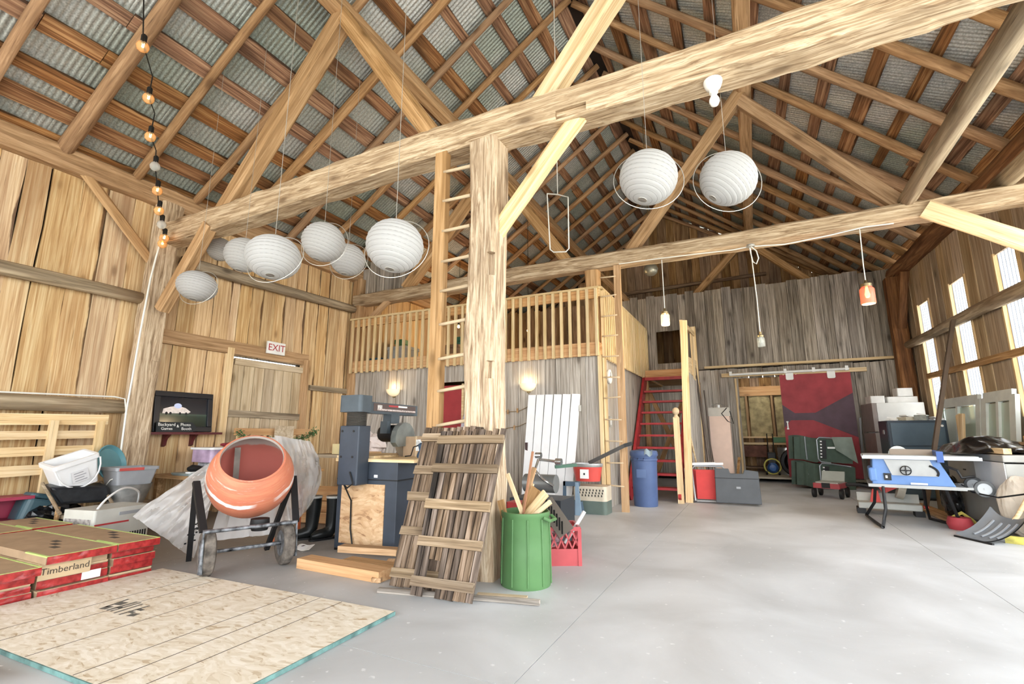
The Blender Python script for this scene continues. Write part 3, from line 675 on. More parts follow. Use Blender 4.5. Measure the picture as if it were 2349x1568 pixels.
MB().box(.36, .68, YG-.6, YG-.42, .851, .98).single('toolbox', plain('green_toolbox', '#4f8a5c', .5), 'small green toolbox on the rough workbench', 'toolbox', bevel=.01)
T = thing('metal_drum', 'ribbed silvery metal drum under the workbench shelf light', 'drum', (.62, YG-.95, .12))
MB().lathe([(.2, 0), (.2, .1), (.215, .13), (.2, .16), (.2, .25), (.215, .28), (.2, .31), (.2, .4), (.215, .43), (.2, .46), (.2, .62)], 22).build('drum_body', plain('galvanised', '#b9bcbc', .3, .7), T, smooth=True)
T = thing('pressure_washer', 'blue round-bodied machine with yellow hose standing in the doorway', 'machine', (.28, 13.15, .12))
MB().lathe([(0, -.09), (.07, -.08), (.11, -.03), (.12, 0), (.11, .03), (.07, .08), (0, .09)], 20, Matrix.Translation((0, -.05, .17)) @ Matrix.Rotation(PI/2, 4, 'X'), False, False).build('blue_housing', plain('blue_plastic', '#2f62a8', .35), T, smooth=True)
MB().box(-.09, .09, 0, .12, .05, .52).build('motor_column', M_['black'], T, bevel=.02)
MB().tube([(-.06, .1, .45), (-.06, .1, .95), (.06, .1, .95), (.06, .1, .45)], .012, 8).build('handle', M_['black'], T, smooth=True)
for s in (-1, 1): MB().lathe([(.07, -.02), (.07, .02)], 16, Matrix.Translation((s*.13, .05, .07)) @ Matrix.Rotation(PI/2, 4, 'Y')).build('wheel', M_['black'], T, smooth=True)
MB().tube([(.17*math.cos(a)*1.0, .0, .2+.17*math.sin(a)) for a in [k*PI/12 for k in range(-4, 29)]], .018, 8).build('hose', plain('yellow_hose', '#c8c046', .5), T, smooth=True)
T = MB().lathe([(.02, .02), (.3, .015), (.32, .05), (.30, .09), (.24, .1), (.2, .06), (.18, .03)], 26, Matrix.Translation((.82, 12.95, .12)) @ Matrix.Rotation(math.radians(-12), 4, 'Y') @ Matrix.Rotation(PI/2, 4, 'X') @ Matrix.Translation((0, .32, 0))).single('tyre', M_['black'], 'dark tyre leaning beside the doorway behind the green cots', 'tyre', smooth=True)
T.location.z = .12

# added fill lamp, out of view, brightening the room behind the partition
T = thing('fill_tube', 'added fill tube, out of view, in the room behind the doorway', 'lamp', (.4, 13.7, 2.48)); MB().tube([(-.6, 0, 0), (.6, 0, 0)], .02, 8).build('tube', plain('lit_fill_tube', '#ffffff', .5, var=0, emit='#fff6e0', es=30), T); MB().box(-.62, .62, -.05, .05, .02, .06).build('fitting', M_['white_paint'], T)
board('joist', WP, M_['timber'], (.4, YP+.05, 2.57), (.4, YG-.05, 2.57), .06, .1)
# ================================================================== LIGHTS AND HANGING THINGS
M_['cord_white'] = plain('white_cord', '#dcdcd4', .6, var=0)
M_['cord_black'] = plain('black_cord', '#191919', .6, var=0)
M_['brass'] = plain('dull_brass', '#8c7a52', .35, .8)
M_['glass'] = plain('clear_glass', '#fbfbf7', .04, trans=1, var=0)
M_['filament'] = plain('glowing_filament', '#ffd9a0', .5, var=0, emit='#ffb45a', es=25)
def thin_glass(name, col, a=.25):
    m, nt, N, L, b = newmat(name); b.inputs['Base Color'].default_value = rgb(col); b.inputs['Roughness'].default_value = .06
    tp = N.new('ShaderNodeBsdfTransparent'); tp.inputs['Color'].default_value = rgb(col); mx = N.new('ShaderNodeMixShader'); mx.inputs[0].default_value = a
    L.new(tp.outputs[0], mx.inputs[1]); L.new(b.outputs[0], mx.inputs[2]); L.new(mx.outputs[0], N['Material Output'].inputs['Surface']); return m
M_['amber_bulb'] = thin_glass('amber_bulb_glass', '#f6d9a4', .3); M_['clear_bulb'] = thin_glass('clear_bulb_glass', '#f2f2ee', .3)
M_['jar_glass'] = thin_glass('jar_glass', '#eef2ee', .22); M_['pink_jar'] = thin_glass('pink_jar_glass', '#f0a892', .4)
# paper lanterns
m, nt, N, L, b = newmat('white_paper'); b.inputs['Base Color'].default_value = rgb('#c6c5c3'); b.inputs['Roughness'].default_value = .9
tr = N.new('ShaderNodeBsdfTranslucent'); tr.inputs['Color'].default_value = rgb('#c6c5c3'); mx = N.new('ShaderNodeMixShader'); mx.inputs[0].default_value = .4
L.new(b.outputs[0], mx.inputs[1]); L.new(tr.outputs[0], mx.inputs[2]); L.new(mx.outputs[0], N['Material Output'].inputs['Surface']); M_['paper'] = m
M_['rib_wire'] = plain('lantern_rib', '#8f8d89', .6, var=0)
M_['wire'] = plain('thin_wire', '#b9b6ad', .4, .5, var=0)
def lantern_mesh():
    mb = MB(); nb = 15; prof = []
    for i in range(nb*4+1):
        t = .16+(PI-.32)*i/(nb*4); bulge = .5-.5*math.cos(2*PI*i/4)
        r = .2*math.sin(t)*(.96+.045*bulge); prof.append((r, .2*.96*math.cos(t)))
    mb.lathe(prof, 32, None, False, False); return mb
lan = None
LAN = [((505, 572), 28, 10, 'white paper lantern hanging deepest in the row by the pine wall'), ((560, 585), 42, 5, 'white paper lantern partly behind the big flattened one'),
       ((627, 590), 60, -8, 'flattened white paper lantern with a visible wire ring below the girt log'), ((742, 555), 48, 12, 'white paper lantern hanging highest of the row under the massive tie beam'),
       ((798, 596), 39, 4, 'small white paper lantern just below the highest one of the row'), ((906, 564), 65, 3, 'largest white paper lantern hanging beside the tall ladder'),
       ((452, 656), 42, 0, 'white paper lantern hanging lowest, beside the large wall post'), ((1487, 407), 65, 14, 'white paper lantern with dark hole below hanging over the loft tie beam'),
       ((1670, 410), 63, 38, 'strongly tilted white paper lantern in a loose wire hoop')]
for (px, py), r, tilt, lab in LAN:
    D = FPX*.2/r; c = ray(px, py); c = V((c.x*D, c.y*D, CAM_H+c.z*D)) if True else 0
    sc = 1.0
    if c.x < -6.6: sc = -6.6/c.x; c = V((c.x*sc, c.y*sc, CAM_H+(c.z-CAM_H)*sc))
    sq = .84 if px in (627, 452) else .97
    T = thing('paper_lantern', lab, 'lantern', c-V((0, 0, .2*sc)), 0, 'round white paper lanterns')
    R = Matrix.Translation((0, 0, .2*sc)) @ Matrix.Rotation(math.radians(tilt), 4, 'Y') @ Matrix.Rotation(math.radians(-10), 4, 'X') @ Matrix.Diagonal((sc, sc, sc*sq, 1))
    mb = lantern_mesh(); mb.v = [tuple(R @ V(q)) for q in mb.v]; mb.build('paper_shade', M_['paper'], T, smooth=False)
    for p in T.children[0].data.polygons: p.use_smooth = True
    rb = MB()
    for i in range(1, 15):
        t = .16+(PI-.32)*i/15; rr_q = .2*math.sin(t)*.96
        rb.tube([R @ V((rr_q*math.cos(a), rr_q*math.sin(a), .192*math.cos(t))) for a in [k*PI/14 for k in range(29)]], .0016, 4, cap=False)
    rb.build('wire_ribs', M_['rib_wire'], T)
    ring = MB()
    for zt in (.16, PI-.16):
        ring.tube([R @ V((.2*math.sin(zt)*math.cos(a), .2*math.sin(zt)*math.sin(a), .192*math.cos(zt))) for a in [k*PI/8 for k in range(17)]], .0025, 5, cap=False)
    ring.build('end_ring', M_['wire'], T)
    if px in (627, 742, 798, 906, 452, 1487, 1670):
        q = [R @ V((.235*math.cos(a), .06*math.cos(a)+.02, .235*math.sin(a)-.01)) for a in [k*PI/20 for k in range(41)]]
        MB().tube(q, .003, 5, cap=False).build('wire_hoop', M_['wire'], T)
    zr = roofz(c.x)+.12
    MB().tube([V((0, 0, .39*sc)), V((0, 0, zr-c.z+.2*sc))], .0022, 4).build('hanging_line', M_['wire'], T)
# string of bulbs down to the wall post
T = thing('string_lights', 'string of round amber bulbs on black cord draped down to the wall post', 'string lights', (-6.5, 3.0, 3.4))
bp = [(330, -20), (328, 100), (350, 175), (341, 222), (355, 260), (345, 310), (358, 345), (356, 380), (361, 434), (365, 480), (370, 510), (377, 545), (374, 560)]
def strp(p): 
    t = min(1, max(0, (p[1]+20)/580)); D = 4.6+2.2*t; d = ray(*p); return V((d.x, d.y, d.z))*(D/1.1)+V((0, 0, CAM_H))
pts = [strp(p) for p in bp]
MB().tube(pts, .006, 6).build('cord', M_['cord_black'], T, smooth=True, world=True)
for i, (px, py) in enumerate([(328, 103), (341, 222), (345, 310), (356, 378), (361, 434), (365, 480), (371, 512), (377, 543), (373, 556)]):
    c = strp((px, py)); lit = i not in (3, 6)
    MB().lathe([(.008, .03), (.016, .022), (.03, .008), (.036, -.012), (.03, -.034), (.014, -.047), (0, -.05)], 14, Matrix.Translation(c) @ Matrix.Scale(1.5, 4), False, False).build('bulb', M_['amber_bulb'] if lit else M_['clear_bulb'], T, smooth=True, world=True)
    MB().lathe([(.016, .02), (.018, .03), (.018, .07), (.01, .08)], 10, Matrix.Translation(c) @ Matrix.Scale(1.4, 4)).build('socket', M_['cord_black'], T, smooth=True, world=True)
    if lit: MB().tube([c+V((0, 0, .015)), c+V((.004, 0, 0)), c+V((-.002, 0, -.025))], .011, 6).build('filament', M_['filament'], T, world=True)
T = thing('conduit', 'white electrical conduit running up the large wall post', 'conduit', (-6.68, 3.3, 0))
cpx = [(275, 1052), (290, 940), (303, 870), (322, 760), (345, 640), (358, 590), (367, 560)]
MB().tube([at_x(x, y, -6.70) for x, y in cpx], .011, 7).build('pipe', M_['cord_white'], T, smooth=True, world=True)
MB().tube([V((-6.80, 2.0, 1.47)), V((-6.80, 3.1, 1.49)), V((-6.78, 3.2, 1.47)), at_x(290, 950, -6.72)], .009, 7).build('side_cable', M_['cord_white'], T, smooth=True, world=True)
# wall sconces on the loft wall
M_['sconce_glass'] = plain('frosted_lit_glass', '#ffedc8', .4, var=0, emit='#ffdf9a', es=.4)
for px, py, lab in ((901, 897, 'frosted half-bowl wall sconce glowing above the radial saw'), (1210, 884, 'frosted half-bowl wall sconce glowing above the white plank door')):
    c = at_y(px, py, 6.93); T = thing('wall_sconce', lab, 'lamp', (c.x, 6.965, c.z-.09), 0, 'wall sconces on the loft wall')
    pr = [(.0, 0), (.05, .004), (.10, .03), (.13, .07), (.14, .115), (.142, .12)]
    MB().lathe(pr, 24, None, False, False).build('glass_bowl', M_['sconce_glass'], T, smooth=True)
    v_ = T.children[0].data
    for q in v_.vertices:
        if q.co.y > 0: q.co.y *= .05
    MB().lathe([(0, -.035), (.012, -.02), (.01, -.005), (.02, 0)], 10, None, False, False).build('finial', M_['brass'], T, smooth=True)
    MB().box(-.03, .03, 0, .02, -.02, .10).build('back_plate', M_['brass'], T)
    li = bpy.data.lights.new('sconce_light', 'POINT'); li.energy = 2.2; li.color = (1, .8, .5); li.shadow_soft_size = .05
    lo = bpy.data.objects.new('sconce_light', li); COL.objects.link(lo); lo.parent = T; lo.location = (0, -.07, .16)
# jar pendants from the loft tie beam
M_['warm'] = plain('warm_lit_bulb', '#ffe2b0', .5, var=0, emit='#ffb04a', es=14)
def jar_pendant(px, ptop, pjar, Y, jar, bulb, lab, lit=True, s=1.0):
    a_ = at_y(*ptop, Y); c = at_y(*pjar, Y); T = thing('jar_pendant', lab, 'lamp', (c.x, Y, c.z), 0, 'jar pendant lamps')
    h = .2*s; w2 = .062*s
    MB().lathe([(0, 0), (w2*.9, 0), (w2, .01), (w2, h*.72), (w2*.85, h*.8), (w2*.72, h*.84), (w2*.72, h)], 18, None, False, False).build('jar', jar, T, smooth=True)
    MB().lathe([(w2*.76, h*.86), (w2*.78, h), (w2*.3, h+.012), (.012, h+.05), (0, h+.05)], 16, None, True, False).build('lid', M_['brass'], T, smooth=True)
    MB().lathe([(0, h*.30), (.02, h*.34), (.028, h*.48), (.018, h*.66), (.013, h*.85)], 12, None, False, False).build('bulb', M_['warm'] if lit else M_['clear_bulb'], T, smooth=True)
    MB().tube([V((0, 0, h+.04)), V((.0, 0, (a_.z-c.z)*.5)), V((a_.x-c.x, 0, a_.z-c.z+.03))], .006, 6).build('cord', M_['cord_white'], T)
    if lit:
        li = bpy.data.lights.new('pendant_light', 'POINT'); li.energy = 38; li.color = (1, .75, .45); li.shadow_soft_size = .06
        lo = bpy.data.objects.new('pendant_light', li); COL.objects.link(lo); lo.parent = T; lo.location = (0, 0, -.08)
jar_pendant(0, (1518, 597), (1527, 746), 7.0, M_['jar_glass'], 0, 'lit glass jar pendant nearest the loft railing corner')
jar_pendant(0, (1722, 575), (1747, 795), 7.0, M_['jar_glass'], 0, 'unlit small jar pendant hanging from the knotted white cord', lit=False, s=.75)
jar_pendant(0, (1972, 525), (1993, 697), 7.0, M_['pink_jar'], 0, 'pink-glass jar pendant near the strip windows', s=1.25)
T = thing('white_cable', 'white cable stapled along the loft tie beam with a looped knot', 'cable', (.1, 6.9, 3.5))
MB().tube([at_y(x, y, 6.92) for x, y in ((1420, 605), (1500, 594), (1600, 582), (1680, 573), (1722, 565), (1800, 560), (1900, 540), (1985, 520), (2050, 512))], .008, 6).build('cable', M_['cord_white'], T, smooth=True, world=True)
MB().tube([at_y(x, y, 6.90) for x, y in ((1722, 565), (1735, 575), (1740, 592), (1735, 605), (1727, 600), (1722, 580), (1720, 568))], .008, 6).build('loop', M_['cord_white'], T, smooth=True, world=True)
MB().lathe([(.05, 0), (.055, .01), (.05, .03)], 14, Matrix.Translation(at_y(1722, 566, 6.9))).build('junction_box', plain('grey_fitting', '#a9a7a0', .4, .4), T, smooth=True, world=True)
# dome barn light beyond the loft tie beam
c = at_y(1493, 622, 8.6); T = thing('dome_light', 'grey metal dome lamp hanging behind the loft tie beam', 'lamp', c)
MB().lathe([(.03, .2), (.035, .13), (.10, .10), (.13, .04), (.11, -.03), (.07, -.07), (0, -.075)], 20).build('dome', plain('dull_tin', '#9a9a8c', .35, .6), T, smooth=True)
MB().tube([(0, 0, .18), (0, 0, roofz(c.x)-c.z+.12)], .008, 6).build('stem', M_['brass'], T)
# porcelain bulb holder under the massive tie beam
c = at_y(1632, 155, 3.42); T = thing('porcelain_lampholder', 'white porcelain lampholder with a bulb under the massive tie beam', 'lamp', (c.x, 3.42, 3.44))
MB().lathe([(.055, .13), (.065, .12), (.065, .10), (.05, .06), (.03, .045), (.03, .02)], 20).build('holder', plain('white_porcelain', '#f0efe9', .2, var=0), T, smooth=True)
MB().lathe([(.016, .03), (.02, .0), (.034, -.03), (.036, -.05), (.025, -.075), (0, -.085)], 16, None, False, False).build('bulb', plain('white_bulb', '#f6f6f2', .25, var=0), T, smooth=True)
# hanging wire frame
T = thing('wire_frame', 'bent white wire rectangle hanging on a cord beside the ladder post', 'frame', at_y(1283, 580, 5.2))
P = [at_y(x, y, 5.2) for x, y in ((1255, 444), (1262, 572), (1270, 578), (1298, 577), (1305, 570), (1303, 452), (1280, 446), (1255, 444))]
MB().tube(P, .008, 6).build('wire', M_['cord_white'], T, world=True)
c0 = at_y(1279, 446, 5.2); MB().tube([c0, V((c0.x, c0.y, roofz(c0.x)+.12))], .006, 5).build('cord', M_['cord_white'], T, world=True)
# lamps glowing up in the loft
for px, py, Y, lab in ((960, 706, 9.5, 'bare lit bulb under the loft roof beside the strut'), (1052, 748, 9.0, 'lit bulb in the loft seen between balusters near the ladder'), (1212, 757, 8.6, 'lit bulb in the loft with a bright glow between balusters')):
    c = at_y(px, py, Y); T = thing('loft_bulb', lab, 'lamp', c, 0, 'bare bulbs in the loft')
    MB().lathe([(.012, .04), (.03, .0), (.025, -.03), (0, -.04)], 12, None, False, False).build('bulb', M_['warm'], T, smooth=True)
    MB().lathe([(.02, .03), (.02, .08)], 10).build('socket', M_['black'], T)
    MB().tube([(0, 0, .07), (0, 0, roofz(c.x)-c.z-.1)], .005, 5).build('cord', M_['cord_black'], T)
    li = bpy.data.lights.new('bulb_light', 'POINT'); li.energy = 40; li.color = (1, .72, .4); li.shadow_soft_size = .05
    lo = bpy.data.objects.new('bulb_light', li); COL.objects.link(lo); lo.parent = T; lo.location = (0, 0, -.06)
# things kept in the loft
rnd = random.Random(4)
for k, (px, w_, d_, h_, Y, colr, lab) in enumerate([(848, .3, .4, .3, 7.5, '#3f7088', 'blue storage tote on the loft floor'), (888, .45, .45, .5, 7.5, '#a9adac', 'grey lidded box on the loft floor'), (905, .2, .25, .78, 8.1, '#3f7a4a', 'green tall bag behind the grey box in the loft'), (1020, .3, .4, .45, 7.6, '#7a5a3c', 'brown carton in the loft behind the ladder'), (1043, .3, .3, .75, 8.3, '#2f6b52', 'dark green crate in the loft near the ladder')]):
    x0 = at_y(px, 800, Y).x
    mb = MB().rbox(x0, x0+w_, Y, Y+d_, LZ, LZ+h_*.88, .03).rbox(x0-.015, x0+w_+.015, Y-.015, Y+d_+.015, LZ+h_*.88, LZ+h_, .035); mb.single('storage_box', plain('loft_box_%d' % k, colr, .5), lab, 'box')
# exit sign, shelf with framed screen, chalk sign
T = thing('exit_sign', 'small white EXIT sign with red letters on the header board', 'sign', (-6.94, 5.30, 2.33))
MB().box(-.005, .035, -.165, .165, 0, .2).build('sign_box', M_['white_paint'], T, bevel=.006)
MX = Matrix(((0, 0, 1, 0), (1, 0, 0, 0), (0, 1, 0, 0), (0, 0, 0, 1)))
text_mesh('EXIT', .155, plain('sign_red', '#b3202a', .5, var=0), 'lettering', T, Matrix.Translation((-6.94+.037, 5.30, 2.43)) @ MX @ Matrix.Diagonal((.8, 1, 1, 1)))
MAR = plain('maroon_shelf', '#5f2224', .45)
T = thing('wall_shelf', 'narrow maroon wall shelf on curved brackets below the framed screen', 'shelf', (-6.9, 3.95, 1.05))
MB().box(-.12, .10, -.46, .52, 0, .03).build('shelf_board', MAR, T)
for yy in (-.13, .22): MB().prism([(-.12, 0), (.02, 0), (-.02, -.03), (-.05, -.05), (-.07, -.09), (-.08, -.14), (-.12, -.16)], -.02, .02, Matrix.Translation((0, yy, 0))).build('bracket', MAR, T)
T = thing('framed_screen', 'black-framed picture of a lit marquee at night standing on the wall shelf', 'picture', (-6.9, 3.98, 1.083))
fr = MB(); Wd, Hd, bw = .76, .53, .07
R = Matrix.Rotation(math.radians(-6), 4, 'Y')
for a in ((-Wd/2, Wd/2, 0, bw), (-Wd/2, Wd/2, Hd-bw, Hd), (-Wd/2, -Wd/2+bw, bw, Hd-bw), (Wd/2-bw, Wd/2, bw, Hd-bw)): fr.box(-.02, .03, a[0], a[1], a[2], a[3], R)
fr.build('frame', plain('black_frame', '#22232a', .3), T, bevel=.006)
def picture():
    m, nt, N, L, b = newmat('night_marquee_picture'); tc = N.new('ShaderNodeTexCoord'); sp = N.new('ShaderNodeSeparateXYZ'); L.new(tc.outputs['Generated'], sp.inputs[0])
    cr = N.new('ShaderNodeValToRGB'); e = cr.color_ramp.elements; e[0].position = 0; e[0].color = rgb('#1c2a22'); e[1].position = 1; e[1].color = rgb('#1c2028')
    for p, c in ((.35, '#2d4038'), (.42, '#465a50'), (.45, '#30343a'), (.7, '#262a33')): q = e.new(p); q.color = rgb(c)
    L.new(sp.outputs['Z'], cr.inputs['Fac']); L.new(cr.outputs['Color'], b.inputs['Base Color']); b.inputs['Roughness'].default_value = .12; return m
scr = MB().box(0, .006, -Wd/2+bw, Wd/2-bw, bw, Hd-bw, R).build('picture', picture(), T)
pm = plain('marquee_print', '#e9dcd6', .3, var=.1, scale=30)
MB().add([R @ V((.0072, y, z)) for y, z in ((-.27, .24), (-.26, .30), (-.17, .33), (-.08, .345), (.02, .32), (.09, .27), (.06, .25))], [tuple(range(7))]).build('marquee_print', pm, T)
MB().add([R @ V((.0075, -.08+.05*math.cos(a), .345+.035*math.sin(a))) for a in [k*PI/6 for k in range(12)]], [tuple(range(12))]).build('flare_print', plain('flare_print', '#c9d6ff', .3, var=0), T)
for yy in (-.22, -.17, -.05, .03): MB().add([R @ V((.0078, yy+.016*math.cos(a), .243+.02*math.sin(a))) for a in [k*PI/4 for k in range(8)]], [tuple(range(8))]).build('figure_print', M_['black'], T)
T = thing('chalk_sign', 'arrow-shaped chalkboard sign reading Backyard Games and Photo Booth', 'sign', (-6.80, 3.86, 1.081))
R2 = Matrix.Rotation(math.radians(-10), 4, 'Y')
MB().add([R2 @ V((x, y, z)) for x in (-.006, .006) for y, z in ((-.26, .0), (.19, .0), (.25, .06), (.19, .13), (-.26, .13))], [(0, 1, 2, 3, 4), (9, 8, 7, 6, 5)]+[(k, 5+k, 5+(k+1) % 5, (k+1) % 5) for k in range(5)]).build('board', plain('chalkboard', '#2b2d2e', .8), T)
ch = plain('chalk', '#e8e6e0', .9, var=0)
for body, yy, zz, sz in (('Backyard', -.135, .095, .058), ('Games', -.135, .042, .05), ('&', .0, .075, .05), ('Photo', .10, .095, .055), ('Booth', .11, .042, .052)):
    text_mesh(body, sz, ch, 'lettering', T, Matrix.Translation((-6.80, 3.86, 1.081)) @ R2 @ Matrix.Translation((.0075, yy, zz)) @ MX)
# clock and outlet by the corner ladder, thermostat box
T = thing('wall_clock', 'round white wall clock behind the loft corner ladder', 'clock', (-1.98, 7.38, 1.93))
MB().lathe([(.0, 0), (.10, 0), (.11, .01), (.11, .03), (.1, .035), (0, .03)], 24, Matrix.Rotation(PI/2, 4, 'Y'), False, False).build('clock_face', M_['white_paint'], T, smooth=True)
MB().box(.036, .039, -.004, .004, 0, .07).box(.036, .039, -.05, 0, -.004, .004).build('hands', M_['black'], T)
T = thing('switch_box', 'metal switch box with white plate behind the corner ladder', 'switch', (-1.97, 7.3, 1.24)); MB().box(0, .03, -.06, .06, -.08, .08).build('box', plain('tin_box', '#bdbdb5', .4, .4), T); MB().box(.03, .034, -.045, 0, -.05, .05).build('plate', M_['white_paint'], T)
# string with clothes pegs across the loft wall
for lab, pts, pegs in (('upper sagging string with wooden clothes pegs on the loft wall', ((1135, 940), (1165, 944), (1190, 943), (1225, 925)), ((1138, 941), (1165, 945), (1187, 942))), ('lower sagging string with clothes pegs beside the white plank door', ((1133, 975), (1160, 982), (1190, 977), (1215, 966)), ((1153, 979), (1180, 981), (1210, 968)))):
    T = thing('peg_string', lab, 'string', at_y(1170, 950, 6.93)); MB().tube([at_y(x, y, 6.945) for x, y in pts], .005, 5).build('string', plain('jute', '#8f7552', .9, var=0), T, world=True)
    for x, y in pegs:
        c = at_y(x, y, 6.94); MB().box(c.x-.012, c.x+.012, c.y-.01, c.y+.01, c.z-.03, c.z+.04).build('peg', M_['timber'], T, world=True)
# ================================================================== WORKSHOP CLUTTER ALONG THE PINE WALL
FWD = V((-math.sin(YAW)*math.cos(PITCH), math.cos(YAW)*math.cos(PITCH), math.sin(PITCH)))
def mpp(p): return (V(p)-V((0, 0, CAM_H))).dot(FWD)/FPX
def osb(name, c0, c1, c2, scale=1.0):
    m, nt, N, L, b = newmat(name); tc = N.new('ShaderNodeTexCoord'); b.inputs['Roughness'].default_value = .7
    def flakes(rot, sx, sy):
        mp = N.new('ShaderNodeMapping'); mp.inputs['Rotation'].default_value = (0, 0, rot); mp.inputs['Scale'].default_value = (sx*scale, sy*scale, sy*scale)
        wn = N.new('ShaderNodeTexNoise'); wn.inputs['Scale'].default_value = 3; add = N.new('ShaderNodeVectorMath'); add.operation = 'MULTIPLY_ADD'; add.inputs[1].default_value = (.25, .25, .25)
        L.new(tc.outputs['Object'], wn.inputs['Vector']); L.new(wn.outputs['Color'], add.inputs[0]); L.new(tc.outputs['Object'], add.inputs[2]); L.new(add.outputs[0], mp.inputs['Vector'])
        vo = N.new('ShaderNodeTexVoronoi'); vo.inputs['Scale'].default_value = 1; L.new(mp.outputs[0], vo.inputs['Vector']); sp = N.new('ShaderNodeSeparateColor'); L.new(vo.outputs['Color'], sp.inputs[0]); return sp.outputs[0]
    a_ = flakes(.3, 9, 34); b_ = flakes(-.5, 11, 40); c_ = flakes(1.2, 14, 30)
    cr = N.new('ShaderNodeValToRGB'); e = cr.color_ramp.elements; e[0].color = rgb(c0); e[0].position = .05; e[1].color = rgb(c2); e[1].position = .9; q = e.new(.3); q.color = rgb(c1)
    mx = N.new('ShaderNodeMix'); mx.data_type = 'FLOAT'; mx.inputs[0].default_value = .5; L.new(a_, mx.inputs[2]); L.new(b_, mx.inputs[3])
    m2 = N.new('ShaderNodeMix'); m2.data_type = 'FLOAT'; m2.inputs[0].default_value = .3; L.new(mx.outputs[0], m2.inputs[2]); L.new(c_, m2.inputs[3])
    L.new(m2.outputs[0], cr.inputs['Fac']); L.new(cr.outputs['Color'], b.inputs['Base Color']); return m
M_['osb'] = osb('pale_strand_board', '#b0946c', '#d6c8ae', '#e9e1d2', 1.35); M_['osb2'] = osb('orange_strand_board', '#8f6238', '#c79a66', '#dfbb8c', 1.1)
T = thing('subfloor_panel', 'large pale strand board panel with teal edges lying on the floor', 'panel', (-3.2, 1.85, 0), math.radians(1.5))
MB().box(-1.04, 1.21, -.61, .61, .002, .022).build('panel', M_['osb'], T)
teal = plain('teal_edge_paint', '#5d8782', .7, var=.3, scale=14)
MB().box(1.21, 1.216, -.61, .61, .002, .0225).box(-1.04, 1.216, -.616, -.61, .002, .0225).build('painted_edge', teal, T)
ln = plain('guide_line_ink', '#4a4036', .8, var=0)
for px, py in ((474, 1326), (516, 1333), (595, 1347), (691, 1368), (742, 1377), (800, 1383)):
    x = at_z(px, py).x+3.2+.01; MB().box(x-.0025, x+.0025, -.605, .605, .0222, .0226).build('guide_line', ln, T)
for q, (x, y, w_, h_, r_) in enumerate([(-.39, -.02, .018, .10, .25), (-.36, .0, .05, .035, .2), (-.36, -.08, .05, .035, .2), (-.31, -.04, .016, .11, 0), (-.27, -.04, .016, .11, 0), (-.29, -.04, .04, .016, 0), (-.22, -.05, .016, .11, .1), (-.16, -.05, .016, .11, 0), (-.135, -.01, .05, .016, 0), (-.135, -.055, .04, .016, 0), (-.08, -.08, .05, .03, .3)]):
    MB().box(-w_/2, w_/2, -h_/2, h_, .0222, .0226, Matrix.Translation((x-.05, y, 0)) @ Matrix.Rotation(r_, 4, 'Z')).build('ink_stamp', plain('faded_ink_%d' % q, '#6b675f', .9, var=.3, scale=60), T)
MB().grid(lambda u, v: V((-3.55+.5*u+.05*v, .82+.24*v+.05*u, .03+.035*u*u+.01*math.sin(9*v))), 8, 5).single('torn_board', M_['white_paint'], 'torn white paper-faced sheet beside the strand board panel', 'sheet')
bpy.context.view_layer.update()
# flooring cartons
CARD = plain('brown_carton', '#a88a68', .8, var=.08, scale=9); REDW = plain('red_plastic_wrap', '#a31a18', .2, var=.25, scale=26, bump=.3, spec=.45); LIME = plain('lime_tape', '#b7d36a', .5, var=.08); INK = plain('carton_ink', '#4d4238', .8, var=0); ENDC = plain('carton_end', '#c3a87e', .8, var=.06)
cartons = [(2.08, 2.37, 5), (1.665, 2.07, 5), (1.25, 1.655, 4)]
for ci, (y0, y1, nl) in enumerate(cartons):
    for row, xe in enumerate((-4.27, -5.56)):
        for k in range(nl):
            dx = random.uniform(-.03, .03) + (.05 if k == nl-1 and row == 0 else 0); dy = random.uniform(-.008, .008)
            if row == 1 and k < nl-1 and ci == 1: continue_hidden = True
            col_n = ('column by the plastic sheet', 'middle column', 'column by the board panel')[ci]; row_n = ('', ', row against the clutter')[row]
            lab = 'flooring carton, %s layer, %s%s' % (('first', 'second', 'third', 'fourth', 'fifth')[k], col_n, row_n)
            T = thing('flooring_carton', lab, 'carton', (xe+dx, (y0+y1)/2+dy, .0+k*.054), 0, 'stacked flooring cartons'); h2 = (y1-y0)/2-.006
            LN = 1.26 if row == 0 else .7; MB().box(-LN, 0, -h2, h2, .001, .052).build('carton', CARD, T)
            wav = lambda u, v: V((.006+.010*abs(noise.noise((u*7, v*3, k*3+ci)))+.004, -h2+2*h2*u, .002+(.049 if (k+ci) % 3 else .036)*v))
            if not (ci == 1 and k == 3) or row: MB().grid(wav, 18, 4).build('red_wrap', REDW, T, smooth=True)
            MB().box(-.30, .003, -h2-.001, -h2+.014, .044, .0535).box(-LN+.02, .003, h2-.012, h2+.001, .044, .0535).box(.0, .004, -h2, h2, .043, .0525).build('lime_band', LIME if k == nl-1 else ENDC, T)
            if k == nl-1:
                for q in range(3): MB().box(-.35-.12*q, -.26-.12*q, -h2*.3+.05*q, -h2*.3+.04+.05*q, .0521, .0525).build('print', INK, T)
            if ci == 1 and k == 3 and row == 0:
                MB().box(0, .03, -h2, h2*.45, -.05, .052).build('carton_end', ENDC, T)
                text_mesh('Timberland', .058, INK, 'lettering', T, Matrix.Translation(T.location+V((.032, -h2*.27, .0))) @ MX)
            if ci == 1 and k == 1 and row == 0: MB().box(.018, .021, .04, .15, .006, .06).build('paper_label', M_['white_paint'], T)
